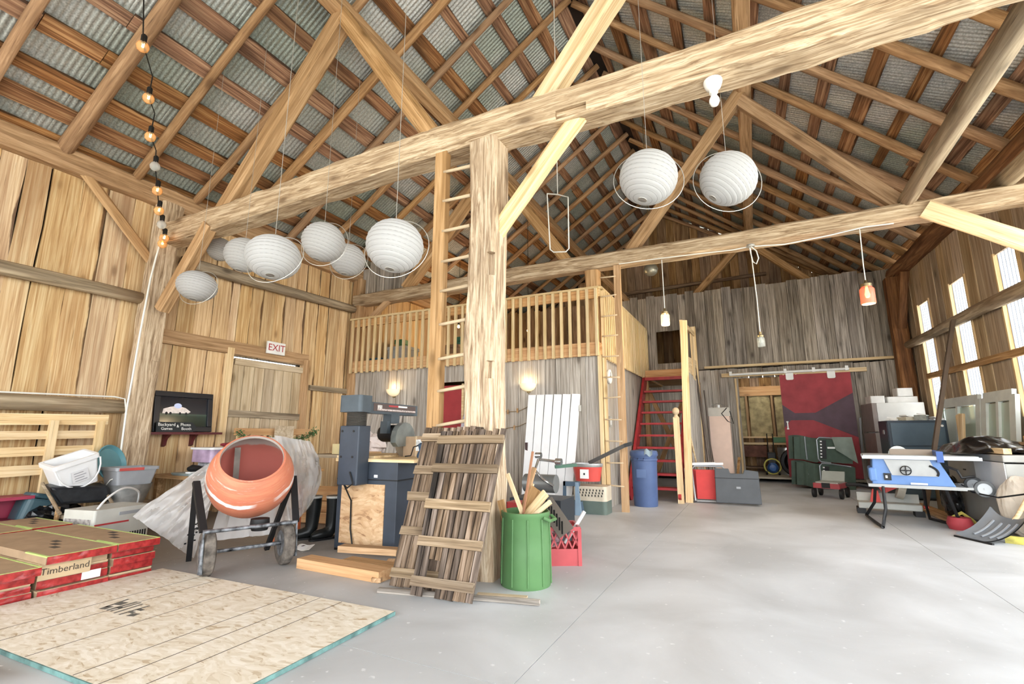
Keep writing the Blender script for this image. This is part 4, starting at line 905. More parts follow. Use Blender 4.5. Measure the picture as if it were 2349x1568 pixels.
# ---- pallet against the wall
T = thing('pallet', 'pale wooden pallet of slats leaning below the thick girt log', 'pallet', (-6.84, 2.3, 0))
for y0, y1, px in ((948, 975, 250), (990, 1010, 232), (1028, 1050, 232), (1073, 1098, 125)):
    a_ = at_x(0, (y0+y1)/2, -6.78); zc = (at_x(0, y0, -6.78).z+at_x(0, y1, -6.78).z)/2; hh = at_x(0, y0, -6.78).z-at_x(0, y1, -6.78).z
    b_ = at_x(px, (y0+y1)/2, -6.78); b_.z = zc+.02
    board('slat', T, M_['lumber'], (-6.80, .6, zc-.02), (-6.80, b_.y, b_.z), .022, hh, up=(0, 0, 1))
for yc in (1.55, at_x(118, 1020, -6.75).y, at_x(226, 1020, -6.75).y): board('stringer', T, M_['lumber'], (-6.76, yc, .02), (-6.78, yc, 1.2), .075, .045, up=(1, 0, 0))
# ---- low plank bench carrying tubs
def px_thing(name, lab, cat, px, py, X, rotz=0, group=None): return thing(name, lab, cat, at_x(px, py, X), rotz, group)
zb = at_x(300, 1158, -6.4).z
T = thing('plank_bench', 'low rough plank bench carrying the tubs by the wall post', 'bench', (-6.45, 3.1, 0))
MB().box(-.42, .38, -.55, .5, zb-.04, zb).build('bench_top', M_['log'], T)
for x in (-.35, .3):
    for y in (-.45, .44): MB().box(x-.04, x+.04, y-.04, y+.04, 0, zb-.04).build('leg', M_['log'], T)
GALV = plain('galvanised_tub', '#b4b6b4', .4, .55, var=.15, scale=12)
c = at_x(288, 1148, -6.35)
T = thing('washtub', 'galvanised washtub with a wire handle on the plank bench', 'tub', (c.x, c.y, zb))
MB().lathe([(.0, .004), (.15, .004), (.155, .02), (.2, .15), (.205, .16), (.225, .24), (.232, .245), (.222, .24), (.15, .03), (0, .02)], 28, None, False, False).build('tub', GALV, T, smooth=True)
MB().tube([(.0, -.22, .23), (.05, -.2, .3), (.1, -.08, .36), (.1, .08, .38), (.04, .2, .3), (0, .22, .23)], .006, 6).build('wire_handle', M_['wire'], T, smooth=True)
def bucket(T, w0, d0, w1, d1, h, mat, R=Matrix.Identity(4), rim=.015):
    """tapered rectangular pail"""
    mb = MB(); rs = []
    for (w, d, z) in ((w0, d0, 0), (w1, d1, h*.86), (w1+rim, d1+rim, h*.86), (w1+rim, d1+rim, h), (w1-.012, d1-.012, h), (w0-.012, d0-.012, .012)):
        r = min(w, d)*.16; p = []
        for cx_, cy_, a0 in ((w-r, d-r, 0), (-w+r, d-r, 90), (-w+r, -d+r, 180), (w-r, -d+r, 270)):
            p += [R @ V((cx_+r*math.cos(math.radians(a0+30*k)), cy_+r*math.sin(math.radians(a0+30*k)), z)) for k in range(4)]
        rs.append(p)
    n = 16; vs = [q for p in rs for q in p]; fs = [(i*n+k, i*n+(k+1) % n, (i+1)*n+(k+1) % n, (i+1)*n+k) for i in range(5) for k in range(n)]+[tuple(reversed(range(n))), tuple(range(5*n, 6*n))]
    return mb.add(vs, fs).build('pail', mat, T)
GP = plain('grey_plastic', '#9a9da2', .45); WP = plain('white_plastic', '#e6e7e8', .35, var=.04)
T = thing('storage_pail', 'grey plastic bin with a red lid edge standing in the washtub', 'bin', (c.x, c.y, zb+.19)); bucket(T, .13, .16, .17, .2, .24, GP)
MB().box(.17, .186, -.19, .05, .205, .235).build('red_lid', plain('red_lid', '#c8473f', .4), T)
T = thing('teal_dish', 'teal plastic dish standing on edge behind the grey bin', 'dish', at_x(240, 1110, -6.62))
MB().lathe([(0, 0), (.17, 0), (.2, .03), (.21, .05), (.2, .055), (.17, .02), (0, .015)], 26, Matrix.Translation((0, 0, .22)) @ Matrix.Rotation(math.radians(72), 4, 'Y') @ Matrix.Rotation(math.radians(-25), 4, 'X'), False, False).build('dish', plain('teal_plastic', '#5a9aa5', .4), T, smooth=True)
# wheelbarrow tray with the white pail in it
T = thing('wheelbarrow', 'upturned black wheelbarrow with peeling tray beside the plank bench', 'wheelbarrow', at_x(190, 1190, -6.3))
T.location.z = 0
pb = [at_x(x, y, -6.2) for x, y in ((113, 1117), (250, 1113), (262, 1150), (140, 1158))]; pf = [q+V((-.28, .05, .02)) for q in pb]
mid = [(pb[i]+pf[i])/2 for i in range(4)]
BK = plain('black_enamel', '#23262b', .4, var=.3, scale=14)
MB().add(pb+pf, [(0, 1, 2, 3), (7, 6, 5, 4), (0, 4, 5, 1), (1, 5, 6, 2), (2, 6, 7, 3), (3, 7, 4, 0)]).build('tray', BK, T, world=True, bevel=.03)
for s in (0, 1): a_ = pb[3] if s == 0 else pb[2]; MB().tube([a_+V((-.05, 0, -.02)), V((a_.x-.05, a_.y, .02))], .02, 8).build('leg', M_['timber'], T, world=True)
for s in (0, 1): a_ = pf[s]; MB().tube([a_, pb[3-s]+V((.25, -.1, -.05))], .016, 8).build('handle', M_['log'], T, world=True)
c = at_x(172, 1112, -6.38); T = thing('white_pail', 'tilted white plastic pail with a looped handle on the wheelbarrow', 'pail', c)
R = Matrix.Rotation(math.radians(20), 4, 'X') @ Matrix.Rotation(math.radians(8), 4, 'Y'); bucket(T, .12, .15, .14, .18, .30, WP, R)
MB().tube([R @ V((.0, .19*math.cos(a), .24-.25*math.sin(a))) + V((.16, 0, 0)) for a in [k*PI/10 for k in range(11)]], .008, 6).build('handle', WP, T, smooth=True)
MB().box(.150, .153, -.07, .07, .07, .19, R).build('printed_label', plain('label_print', '#d2d2d4', .6, var=0), T)
for k in range(4): MB().box(.1532, .1545, -.05, .05-.02*(k % 2), .085+.026*k, .092+.026*k, R).build('print_line', plain('print_line_%d' % k, '#8b8b90', .6, var=0), T)
# black bag
def lumpy(T, name, mat, c, r, amp=.25, seed=0, n=28, m=18, flat=.0):
    def f(u, v):
        a, b_ = 2*PI*u, PI*v; d = V((math.sin(b_)*math.cos(a), math.sin(b_)*math.sin(a), math.cos(b_)))
        k = 1+amp*noise.noise((d.x*2+seed, d.y*2, d.z*2))+amp*.6*noise.noise((d.x*6+seed, d.y*6, d.z*6)); p = V((d.x*r[0], d.y*r[1], d.z*r[2]))*k
        if p.z < -r[2]+flat: p.z = -r[2]+flat
        return V(c)+p
    o = MB().grid(f, n, m).build(name, mat, T, smooth=False)
    return o
BAG = plain('black_plastic_film', '#17181b', .18, var=.3, scale=18, bump=.4, spec=.6)
T = thing('rubbish_bag', 'crumpled black rubbish bag slumped before the wheelbarrow', 'bag', at_x(115, 1190, -6.48)); T.location.z = 0
lumpy(T, 'bag', BAG, (0, 0, .2), (.15, .24, .2), .3, 3); lumpy(T, 'knot', BAG, (.0, .1, .40), (.09, .1, .1), .4, 9, 16, 10)
T = thing('teal_canister', 'leaning dark teal plastic canister in front of the pallet', 'canister', at_x(60, 1190, -6.55)); T.location.z = 0
R = Matrix.Rotation(math.radians(-14), 4, 'X')
MB().rbox(-.13, .13, -.17, .17, .02, .42, .06, R).rbox(-.11, .11, -.14, .14, .42, .47, .05, R).build('body', plain('dark_teal', '#35525c', .4), T, bevel=.02)
MB().box(.131, .136, -.02, .1, .03, .36, R).build('cardboard_strip', CARD, T)
T = thing('magenta_cabinet', 'small magenta open-fronted cabinet at the pallet foot', 'cabinet', at_x(5, 1180, -6.57)); T.location.z = 0
mg = plain('magenta_paint', '#9c2244', .4)
for a in ((-.14, .14, -.25, .17, .43, .46), (-.14, .14, -.25, .17, 0, .03), (-.14, .14, .14, .17, .03, .43), (-.14, .14, -.25, -.22, .03, .43), (-.14, .14, -.22, .14, .22, .245), (-.14, -.12, -.22, .14, .03, .43)): MB().box(*a).build('panel', mg, T)
# window air conditioner
T = thing('air_conditioner', 'white window air conditioner with vent slots behind the cartons', 'air conditioner', (-5.75, 2.72, 0), math.radians(101))
MB().rbox(-.27, .27, -.2, .2, 0, .36, .02).build('casing', plain('off_white_casing', '#c6c5bc', .4, var=.05), T)
for k in range(12): MB().box(-.05+k*.025, -.038+k*.025, -.204, -.2, .03, .12).build('vent_slot', M_['black'], T)
MB().box(-.26, .05, -.205, -.2, .22, .235).build('red_print', plain('red_print', '#c1272d', .5, var=0), T); MB().box(-.05, .2, -.205, -.2, .29, .32).build('control_strip', GP, T)
MB().box(-.275, -.27, -.16, .16, .08, .28).build('foam_panel', plain('dusty_foam', '#a39c98', .9, var=.3, scale=30), T)
MB().tube(curve([(-.28, -.2, .05), (-.24, -.12, .25), (-.12, -.08, .42), (.1, -.02, .52), (.35, .1, .45), (.5, .3, .25)]), .010, 7).build('power_cord', WP, T, smooth=True)
# side table with toybox and tray
zt = at_x(420, 1088, -6.45).z
T = thing('side_table', 'rough brown side table under the framed screen', 'table', (-6.5, 4.15, 0)); MB().box(-.38, .4, -.5, .42, zt-.04, zt).build('table_top', M_['timber'], T)
for x in (-.32, .33):
    for y in (-.42, .36): MB().box(x-.035, x+.035, y-.035, y+.035, 0, zt-.04).build('leg', M_['timber'], T)
T = thing('tray', 'grey tray with striped shoes on the side table', 'tray', (-6.3, 3.80, zt)); MB().rbox(-.2, .2, -.13, .13, 0, .012, .05).rbox(-.21, .21, -.14, .14, .012, .03, .05).build('tray', plain('slate_tray', '#7f8b88', .4), T)
T = thing('shoe', 'black and white striped shoe lying on the grey tray', 'shoe', (-6.22, 3.80, zt+.03), math.radians(100))
MB().tube([(-.1, 0, .05), (-.05, 0, .055), (.02, 0, .045), (.08, 0, .035), (.12, 0, .03)], .04, 10, rr=[.025, .045, .045, .038, .02]).build('upper', M_['black'], T, smooth=True); MB().rbox(-.12, .14, -.04, .04, 0, .015, .035).build('sole', WP, T)
T = thing('storage_tote', 'clear purple tote with white lid and shoes inside above the side table', 'tote', (-6.45, 4.28, zt)); 
MB().box(-.16, .2, -.22, .26, .0, .14).build('carton_below', plain('patterned_box', '#b9bcc2', .6, var=.4, scale=16), T)
MB().rbox(-.2, .22, -.3, .28, .14, .30, .04).build('body', plain('purple_clear_plastic', '#b79bbb', .25, var=.25, scale=5), T); MB().rbox(-.22, .24, -.32, .30, .30, .325, .04).build('lid', WP, T)
lumpy(thing('red_bandana', 'red spotted bandana bunched on the tote lid', 'cloth', (-6.45, 4.38, zt+.326)), 'cloth', plain('red_spots', '#a8283a', .8, var=.5, scale=60), (0, 0, .03), (.1, .13, .03), .4, 5, 18, 10, .0)
# slatted bench with garland before the boarded door
T = thing('slatted_bench', 'slatted wooden bench back in front of the boarded door', 'bench', (-6.75, 5.3, 0))
board('top_rail', T, ro, (-6.72, 4.6, 1.09), (-6.72, 6.0, 1.09), .04, .10)
for k in range(13): board('slat', T, M_['lumber'], (-6.72, 4.66+k*.107, .5), (-6.72, 4.66+k*.107, 1.05), .05, .025, up=(1, 0, 0))
MB().box(-6.9, -6.4, 4.6, 6.0, .46, .5).build('seat', ro, T, world=True)
for y in (4.65, 5.95):
    for x in (-6.85, -6.45): board('leg', T, M_['lumber'], (x, y, 0), (x, y, .46), .06, .06, up=(0, 1, 0))
T = thing('garland', 'green leafy garland swagged along the slatted bench', 'garland', (-6.66, 5.3, .9))
lf = MB(); rr_ = random.Random(3)
gp = [(4.58, 1.09), (4.75, 1.0), (4.95, .96), (5.2, .95), (5.45, .95), (5.7, .98), (5.9, 1.05), (6.02, 1.12)]
def gpt(t): i = min(int(t*7), 6); f = t*7-i; a_, b_ = gp[i], gp[i+1]; return V((-6.66, a_[0]+(b_[0]-a_[0])*f, a_[1]+(b_[1]-a_[1])*f))
for k in range(420):
    p = gpt(rr_.random())+V((rr_.uniform(-.03, .04), rr_.uniform(-.03, .03), rr_.uniform(-.05, .045))); d = V((rr_.uniform(-1, 1), rr_.uniform(-1, 1), rr_.uniform(-1, 1))).normalized(); s_ = d.orthogonal().normalized()*.008
    lf.add([p, p+d*.02+s_, p+d*.045, p+d*.02-s_], [(0, 1, 2, 3)])
o = lf.build('leaves', plain('garland_green', '#4f7a3e', .6, var=.3, scale=40), T, world=True); o['kind'] = 'stuff'
MB().tube([gpt(k/20) for k in range(21)], .006, 6).build('vine', plain('vine', '#3c4a2a', .8), T, world=True)
T = thing('wood_sign', 'small unpainted wooden plaque on the slatted bench', 'plaque', (-6.62, 5.35, 1.03)); MB().box(-.02, .02, -.16, .16, -.06, .15).build('plaque', M_['door_board'], T)
# grey boards leaning at the loft corner
for k in range(4):
    a_ = V((-6.35+k*.22, 6.62, 0)); o = board('leaning_board', None, M_['grey_board'], a_, a_+V((.02, .3, 1.52)), .21, .028, up=(0, -1, .2)); tag(o, 'wide weathered board leaning in the loft corner, %s from the pine wall' % ('first', 'second', 'third', 'fourth')[k], 'board', 'weathered boards leaning in the corner')
# ---- cement mixer
AX = (V((-3.69, 3.03, 0))-V((-3.90, 2.53, 0))).normalized(); FR = V((AX.y, -AX.x, 0))
mc = V((-3.80, 2.78, 0)); ang = math.atan2(FR.y, FR.x)
T = thing('cement_mixer', 'orange drum cement mixer on two wheels with scraped white paint', 'cement mixer', mc, ang)       # local x = forward (opening), y = axle
def drum_mat():
    m, nt, N, L, b = newmat('scraped_orange_enamel'); tc = N.new('ShaderNodeTexCoord'); b.inputs['Roughness'].default_value = .5
    mp = N.new('ShaderNodeMapping'); mp.inputs['Scale'].default_value = (2.2, 2.2, 26); L.new(tc.outputs['Object'], mp.inputs['Vector'])
    nz = N.new('ShaderNodeTexNoise'); nz.inputs['Scale'].default_value = 1.3; nz.inputs['Detail'].default_value = 7; nz.inputs['Roughness'].default_value = .7; L.new(mp.outputs[0], nz.inputs['Vector'])
    cr = N.new('ShaderNodeValToRGB'); e = cr.color_ramp.elements; e[0].position = .57; e[0].color = rgb('#cc6a45'); e[1].position = .68; e[1].color = rgb('#e3c2b2'); q = e.new(.3); q.color = rgb('#d5865a'); q.position = .3
    L.new(nz.outputs['Fac'], cr.inputs['Fac'])
    sp = N.new('ShaderNodeSeparateXYZ'); L.new(tc.outputs['Object'], sp.inputs[0])
    n2 = N.new('ShaderNodeTexNoise'); n2.inputs['Scale'].default_value = 4; n2.inputs['Detail'].default_value = 4; L.new(tc.outputs['Object'], n2.inputs['Vector'])
    ad = N.new('ShaderNodeMath'); ad.operation = 'MULTIPLY_ADD'; ad.inputs[1].default_value = .09; L.new(n2.outputs['Fac'], ad.inputs[0]); L.new(sp.outputs['Z'], ad.inputs[2])
    cp = N.new('ShaderNodeMath'); cp.operation = 'COMPARE'; cp.inputs[1].default_value = .085; cp.inputs[2].default_value = .02; L.new(ad.outputs[0], cp.inputs[0])
    n3 = N.new('ShaderNodeTexNoise'); n3.inputs['Scale'].default_value = 2.2; L.new(tc.outputs['Object'], n3.inputs['Vector']); mr = N.new('ShaderNodeMapRange'); mr.inputs[1].default_value = .45; mr.inputs[2].default_value = .52; L.new(n3.outputs['Fac'], mr.inputs[0])
    mu = N.new('ShaderNodeMath'); mu.operation = 'MULTIPLY'; L.new(cp.outputs[0], mu.inputs[0]); L.new(mr.outputs[0], mu.inputs[1])
    mx = N.new('ShaderNodeMix'); mx.data_type = 'RGBA'; L.new(mu.outputs[0], mx.inputs[0]); L.new(cr.outputs['Color'], mx.inputs[6]); mx.inputs[7].default_value = rgb('#ece4e0'); L.new(mx.outputs[2], b.inputs['Base Color']); return m
DR = Matrix.Translation((-.10, .03, .70)) @ Matrix.Rotation(math.radians(-14), 4, 'Z') @ Matrix.Rotation(math.radians(47), 4, 'Y')
prof = [(.0, -.33), (.10, -.33), (.17, -.30), (.25, -.23), (.31, -.13), (.335, -.03), (.335, .03), (.315, .11), (.28, .18), (.245, .225), (.25, .235), (.235, .24)]
o = MB().lathe(prof, 40, None, False, False).build('drum', drum_mat(), T, smooth=True); l_, r_, s_ = DR.decompose(); o.location = l_; o.rotation_euler = r_.to_euler(); drum = o
for p in o.data.polygons: p.use_smooth = True
pin = [(.235, .24), (.23, .22), (.268, .17), (.30, .10), (.32, .02), (.318, -.04), (.295, -.13), (.235, -.22), (.15, -.28), (0, -.30)]
def lining():
    m, nt, N, L, b = newmat('cement_crusted_lining'); tc = N.new('ShaderNodeTexCoord'); b.inputs['Roughness'].default_value = .8
    nz = N.new('ShaderNodeTexNoise'); nz.inputs['Scale'].default_value = 9; nz.inputs['Detail'].default_value = 6; L.new(tc.outputs['Object'], nz.inputs['Vector']); sp = N.new('ShaderNodeSeparateXYZ'); L.new(tc.outputs['Object'], sp.inputs[0])
    ad = N.new('ShaderNodeMath'); ad.operation = 'MULTIPLY_ADD'; ad.inputs[1].default_value = .12; L.new(nz.outputs['Fac'], ad.inputs[0]); L.new(sp.outputs['Z'], ad.inputs[2])
    cr = N.new('ShaderNodeValToRGB'); e = cr.color_ramp.elements; e[0].position = .0; e[0].color = rgb('#b3584a'); e[1].position = .14; e[1].color = rgb('#a89c92'); q = e.new(.11); q.color = rgb('#b8604f'); L.new(ad.outputs[0], cr.inputs['Fac']); L.new(cr.outputs['Color'], b.inputs['Base Color']); return m
li_ = MB().lathe(pin, 36, None, False, False).build('lining', lining(), drum, smooth=True)
for p in li_.data.polygons: p.use_smooth = True
for a in (.6, 3.6): MB().bar((.28*math.cos(a), .28*math.sin(a), .08), (.16*math.cos(a+.4), .16*math.sin(a+.4), -.18), .045, .012).build('paddle', plain('cement_grey_%d' % int(a), '#8d8379', .9, var=.2), drum)
STL = plain('paint_splashed_steel', '#777b80', .45, .3, var=.55, scale=22)
MB().tube([(.24, -.33, .05), (.22, -.33, .34), (.22, .33, .34), (.24, .33, .08)], .017, 8).build('front_bar', STL, T, smooth=True)
MB().tube([(.12, -.30, .172), (.12, .30, .172)], .014, 8).build('axle', STL, T, smooth=True)
for s in (-1, 1):
    MB().bar((.2, s*.33, .34), (-.08, s*.37, .68), .05, .03).bar((-.08, s*.37, .68), (-.45, s*.30, .02), .04, .03).build('side_frame', M_['black'], T)
    w_ = Matrix.Translation((.12, s*.28, .172)) @ Matrix.Rotation(PI/2, 4, 'X')
    W = MB().lathe([(.10, -.036), (.15, -.04), (.168, -.028), (.172, 0), (.168, .028), (.15, .04), (.10, .036)], 28, w_, False, False).build('tyre', plain('dusty_rubber_%d' % s, '#6b6259', .9, var=.35, scale=18, bump=.5), T, smooth=True)
    MB().lathe([(0, -.03), (.10, -.036), (.10, .036), (0, .03)], 20, w_, False, False).build('rim', STL, W, smooth=True)
MB().lathe([(0, -.05), (.06, -.04), (.075, 0), (.07, .05)], 16, Matrix.Translation((.1, .08, .33)), False, True).build('gear_pot', M_['black'], T, smooth=True)
# plastic sheet thrown over its motor
m, nt, N, L, b = newmat('milky_plastic_sheet'); b.inputs['Base Color'].default_value = rgb('#d9d6d4'); b.inputs['Roughness'].default_value = .3
tr = N.new('ShaderNodeBsdfTranslucent'); tr.inputs['Color'].default_value = rgb('#d9d6d4'); tp = N.new('ShaderNodeBsdfTransparent'); a1 = N.new('ShaderNodeMixShader'); a1.inputs[0].default_value = .45; L.new(tr.outputs[0], a1.inputs[1]); L.new(tp.outputs[0], a1.inputs[2])
a2 = N.new('ShaderNodeMixShader'); a2.inputs[0].default_value = .5; L.new(a1.outputs[0], a2.inputs[1]); L.new(b.outputs[0], a2.inputs[2]); L.new(a2.outputs[0], N['Material Output'].inputs['Surface']); M_['sheet'] = m
T = thing('plastic_sheet', 'milky plastic sheet draped behind the orange cement mixer', 'plastic sheet', (-4.6, 3.0, 0))
def quad(A, B_, C, D_, amp, seed):
    def f(u, v):
        p = (A*(1-u)+B_*u)*(1-v)+(D_*(1-u)+C*u)*v
        k = noise.noise((u*3+seed, v*2, 1))*amp+abs(noise.noise((u*9+v*3+seed, v*2.5, 4)))*amp*1.1+noise.noise((u*17+v*4+seed, v*6, 7))*amp*.35
        p = p+V((.7, -.5, .35)).normalized()*k*(.25+.75*min(1, 4*v)); p.z = max(p.z, .006); return p
    return f
c_ = at_d
A0, A1, A2, A3 = c_(560, 1003, 5.55), c_(492, 1130, 5.25), at_z(445, 1282), c_(305, 1185, 5.75)
MB().grid(quad(A0, A1, A2, A3, .10, 2), 46, 40).build('sheet', M_['sheet'], T, world=True, smooth=True)
B0, B1, B2, B3 = c_(630, 998, 5.5), c_(712, 1012, 5.6), c_(712, 1160, 5.45), c_(664, 1215, 5.25)
def bul(u, v): p = quad(B0, B1, B2, B3, .07, 8)(u, v); q = math.sin(PI*v)*u; return p+V((.10, .05, 0))*q
MB().grid(bul, 30, 34).build('bunched_end', M_['sheet'], T, world=True, smooth=True)
MB().grid(quad(c_(555, 1003, 5.6), c_(640, 1003, 5.6), c_(672, 1222, 5.4), c_(480, 1240, 5.4), .05, 5), 24, 24).build('back_fold', M_['sheet'], T, world=True, smooth=True)
for o in T.children:
    for p in o.data.polygons: p.use_smooth = True
for q in range(4):
    for r in range(8):
        if (q*7+r*3) % 5 < 3:
            pp = quad(A0, A1, A2, A3, .10, 2)(.80+.035*q, .55+.05*r)+V((.012, -.008, .004)); MB().cbox(pp, (.004, .02+.006*(r % 3), .012)).build('ink_print', M_['cord_black'], T, world=True)
# boots, orange stand, litter
for (x, y), rz, lab in (((-4.20, 3.82), -.5, 'tall black rubber boot with toe turned to the mixer'), ((-4.02, 3.92), -.35, 'tall black rubber boot touching the saw cabinet')):
    T = thing('rubber_boot', lab, 'boot', (x, y, 0), rz-PI/2, 'pair of rubber boots')
    MB().tube([(-.01, 0, .42), (-.012, 0, .30), (-.005, 0, .18), (0, 0, .11), (.03, 0, .068), (.09, 0, .055), (.16, 0, .048), (.205, 0, .042)], .06, 16, rr=[.078, .072, .066, .064, .062, .052, .048, .022]).build('upper', plain('black_rubber', '#1f2223', .35, var=.15), T, smooth=True)
    MB().rbox(-.07, .225, -.048, .048, 0, .018, .045).build('sole', M_['black'], T)
    MB().lathe([(.079, .40), (.081, .405), (.081, .42), (.079, .422)], 16, Matrix.Translation((-.01, 0, 0)), False, False).build('top_band', plain('white_tag', '#c9c9c4', .5, var=0), T)
T = thing('orange_stand', 'bent orange steel stand behind the rubber boots', 'stand', (-4.6, 3.9, 0)); OR = plain('orange_steel', '#d9692a', .4)
MB().bar((.0, .1, .0), (.0, .1, .5), .04, .03).bar((0, .1, .015), (.18, -.35, .015), .04, .03).build('frame', OR, T)
T = thing('glue_packet', 'flattened printed packet lying on the dusty floor', 'packet', at_z(697, 1262), .3); MB().grid(lambda u, v: V((-.08+.16*u, -.05+.1*v, .012+.03*v+.006*math.sin(8*u))), 6, 4).build('packet', M_['white_paint'], T); MB().box(-.02, .0, -.02, .02, .04, .042).build('print', plain('brown_print', '#5a4652', .6, var=0), T)
T = thing('low_crate', 'low wooden crate of planks behind the boots under the bench', 'crate', (-5.0, 4.55, 0), .2)
for k in range(3): MB().box(-.4, .6, -.2, -.18, .02+k*.13, .14+k*.13).build('plank', ro, T)
MB().box(-.4, -.37, -.2, .2, 0, .4).box(.57, .6, -.2, .2, 0, .4).box(-.4, .6, .18, .2, 0, .4).build('sides', ro, T)
# ================================================================== SAW, SLATTED DOORS, BINS IN THE MIDDLE
CAB = plain('dark_blue_grey_enamel', '#3a4350', .45, var=.1, scale=5); CAB2 = plain('blue_grey_casting', '#4a565f', .45, var=.12)
T = thing('radial_arm_saw', 'dark radial arm saw on its steel cabinet with strand board panel', 'saw', (-3.27, 3.58, 0), math.radians(4))   # front face toward -y
MB().box(-.335, .335, 0, .66, .02, .80).build('cabinet', CAB, T, bevel=.006)
MB().box(-.28, .21, -.006, 0, .07, .60).build('panel_inset', M_['osb2'], T)
MB().box(-.345, .345, -.004, .67, .635, .645).build('cabinet_seam', M_['black'], T)
for X in (-.32, .32):
    for Y in (.02, .64): MB().box(X-.015, X+.015, Y-.015, Y+.015, 0, .02).build('foot', M_['black'], T)
MB().box(-.36, .52, -.02, .72, .80, .83).box(-.42, .02, .06, .7, .83, .85).build('table_top', M_['lumber'], T)
# column stands before the cabinet, arm runs back over the table
MB().box(-.20, .02, -.17, -.005, .60, 1.13).build('column', CAB, T, bevel=.01)
for z in (.85, 1.08):
    for X in (-.17, -.04): MB().lathe([(.011, 0), (.011, .003)], 10, Matrix.Translation((X, -.1705, z)) @ Matrix.Rotation(PI/2, 4, 'X')).build('bolt_hole', M_['black'], T)
bel = []
for k in range(13): bel += [(.085, 1.13+k*.01), (.095, 1.135+k*.01)]
MB().lathe(bel, 20, Matrix.Translation((-.09, -.08, 0))).build('bellows', plain('dusty_bellows', '#55504a', .7), T, smooth=False)
MB().rbox(-.22, .03, -.18, .0, 1.255, 1.41, .03).build('column_head', CAB2, T)
MB().rbox(-.13, -.03, -.06, .86, 1.25, 1.36, .02).build('arm', CAB2, T)
MB().box(-.029, -.027, .08, .80, 1.275, 1.35).build('arm_plate', plain('brown_plate', '#5b4b48', .5), T)
T2 = T.children[-1]
MB().box(-.0268, -.0255, .32, .48, 1.325, 1.342).build('red_badge', plain('badge_red', '#b7333a', .5, var=0), T2); MB().box(-.0268, -.0255, .48, .64, 1.325, 1.342).build('white_badge', M_['white_paint'], T2)
MB().box(-.0268, -.0255, .14, .8, 1.283, 1.30).build('scale_strip', plain('pale_scale', '#c8b9b4', .5, var=.3, scale=60), T2); MB().box(-.0268, -.0255, .14, .21, 1.30, 1.335).build('crest', plain('crest_white', '#d8d4d0', .5, var=.3, scale=80), T2)
MB().box(-.10, -.0, .33, .47, 1.16, 1.25).box(-.09, -.01, .28, .34, 1.06, 1.18).build('carriage', CAB2, T)
MB().lathe([(0, -.13), (.07, -.13), (.085, -.1), (.085, .1), (.07, .13), (0, .13)], 20, Matrix.Translation((-.05, .42, 1.06)) @ Matrix.Rotation(PI/2, 4, 'Y'), False, False).build('motor', M_['black'], T, smooth=True)
gd = [(.17*math.cos(a), .17*math.sin(a)) for a in [math.radians(-10+20*k) for k in range(11)]]
RG = Matrix.Translation((.09, .42, 1.0)) @ Matrix.Rotation(PI/2, 4, 'Z')
MB().prism(gd+[(-.12, -.07), (.15, -.06)], -.03, .03, RG).build('blade_guard', plain('dull_aluminium', '#8e9694', .35, .6, var=.15), T)
MB().lathe([(.0, -.002), (.13, -.002), (.13, .002), (0, .002)], 36, Matrix.Translation((.09, .42, .965)) @ Matrix.Rotation(PI/2, 4, 'Y'), False, False).build('blade', plain('saw_steel', '#a8a7a0', .25, .85), T)
MB().box(.08, .12, -.002, .0, .66, .685).build('white_badge', M_['white_paint'], T)
MB().tube([(-.05, -.18, .72), (-.0, -.19, .62), (-.06, -.19, .58), (-.13, -.15, .6), (-.15, -.02, .45), (-.14, -.02, .2), (-.08, -.04, .02)], .007, 7).build('power_cord', M_['cord_black'], T, smooth=True)
# things on the saw table and the bench behind
sx = lambda x, y, z=0: T.matrix_basis @ V((x, y, z))
Mz = Matrix.LocRotScale(T.location, T.rotation_euler, None)
T = thing('carton', 'brown carton with a white address label behind the saw blade', 'carton', Mz @ V((.24, .52, .83)), .1); MB().box(-.2, .28, -.09, .09, .002, .2).build('box', CARD, T); MB().box(.0, .12, -.094, -.09, .06, .17).build('paper_label', plain('printed_label', '#e4e4e0', .6, var=.3, scale=70), T); MB().box(-.01, .01, -.093, .093, .003, .203).build('packing_tape', ENDC, T)
T = thing('palm_sander', 'blue palm sander with black cord on the saw table', 'sander', Mz @ V((.42, .28, .83)), .4); MB().lathe([(.055, .002), (.06, .02), (.05, .05), (.038, .07), (.045, .10), (.05, .125), (.035, .14), (0, .145)], 18, None, True, False).build('body', plain('sander_blue', '#35506b', .4), T, smooth=True); MB().tube([(-.04, 0, .12), (-.1, .02, .1), (-.13, .05, .02), (-.2, .1, .01)], .006, 6).build('cord', M_['cord_black'], T)
T = thing('workbench', 'grey plank workbench along the loft corner behind the saw', 'workbench', (-4.5, 4.9, 0)); MB().box(-.75, 1.3, -.28, .5, .76, .80).build('bench_top', M_['log'], T)
for x in (-.7, .3, 1.25):
    for y in (-.24, .4): MB().box(x-.04, x+.04, y, y+.08, 0, .76).build('leg', M_['grey_board'], T)
for k in range(4): MB().box(-.72+k*.2, -.53+k*.2, .35, .37, .04, .75).build('back_plank', M_['grey_board'], T)
MB().box(-4.95, -4.6, 4.75, 5.05, .802, .93).single('file_box', plain('cream_card', '#d9c78c', .7), 'cream cardboard box at the workbench end', 'box')
T = thing('cloth_bag', 'pale pink cloth bag slumped on the workbench', 'bag', (-4.25, 4.72, .80)); lumpy(T, 'bag', plain('pale_pink_cloth', '#d3c2ba', .9, var=.06), (0, 0, .13), (.16, .13, .13), .35, 12, 24, 14)
MB().box(-4.55, -4.05, 4.62, 4.66, .8, .85).single('wood_offcut', M_['timber'], 'short wood offcut along the workbench front edge', 'offcut')
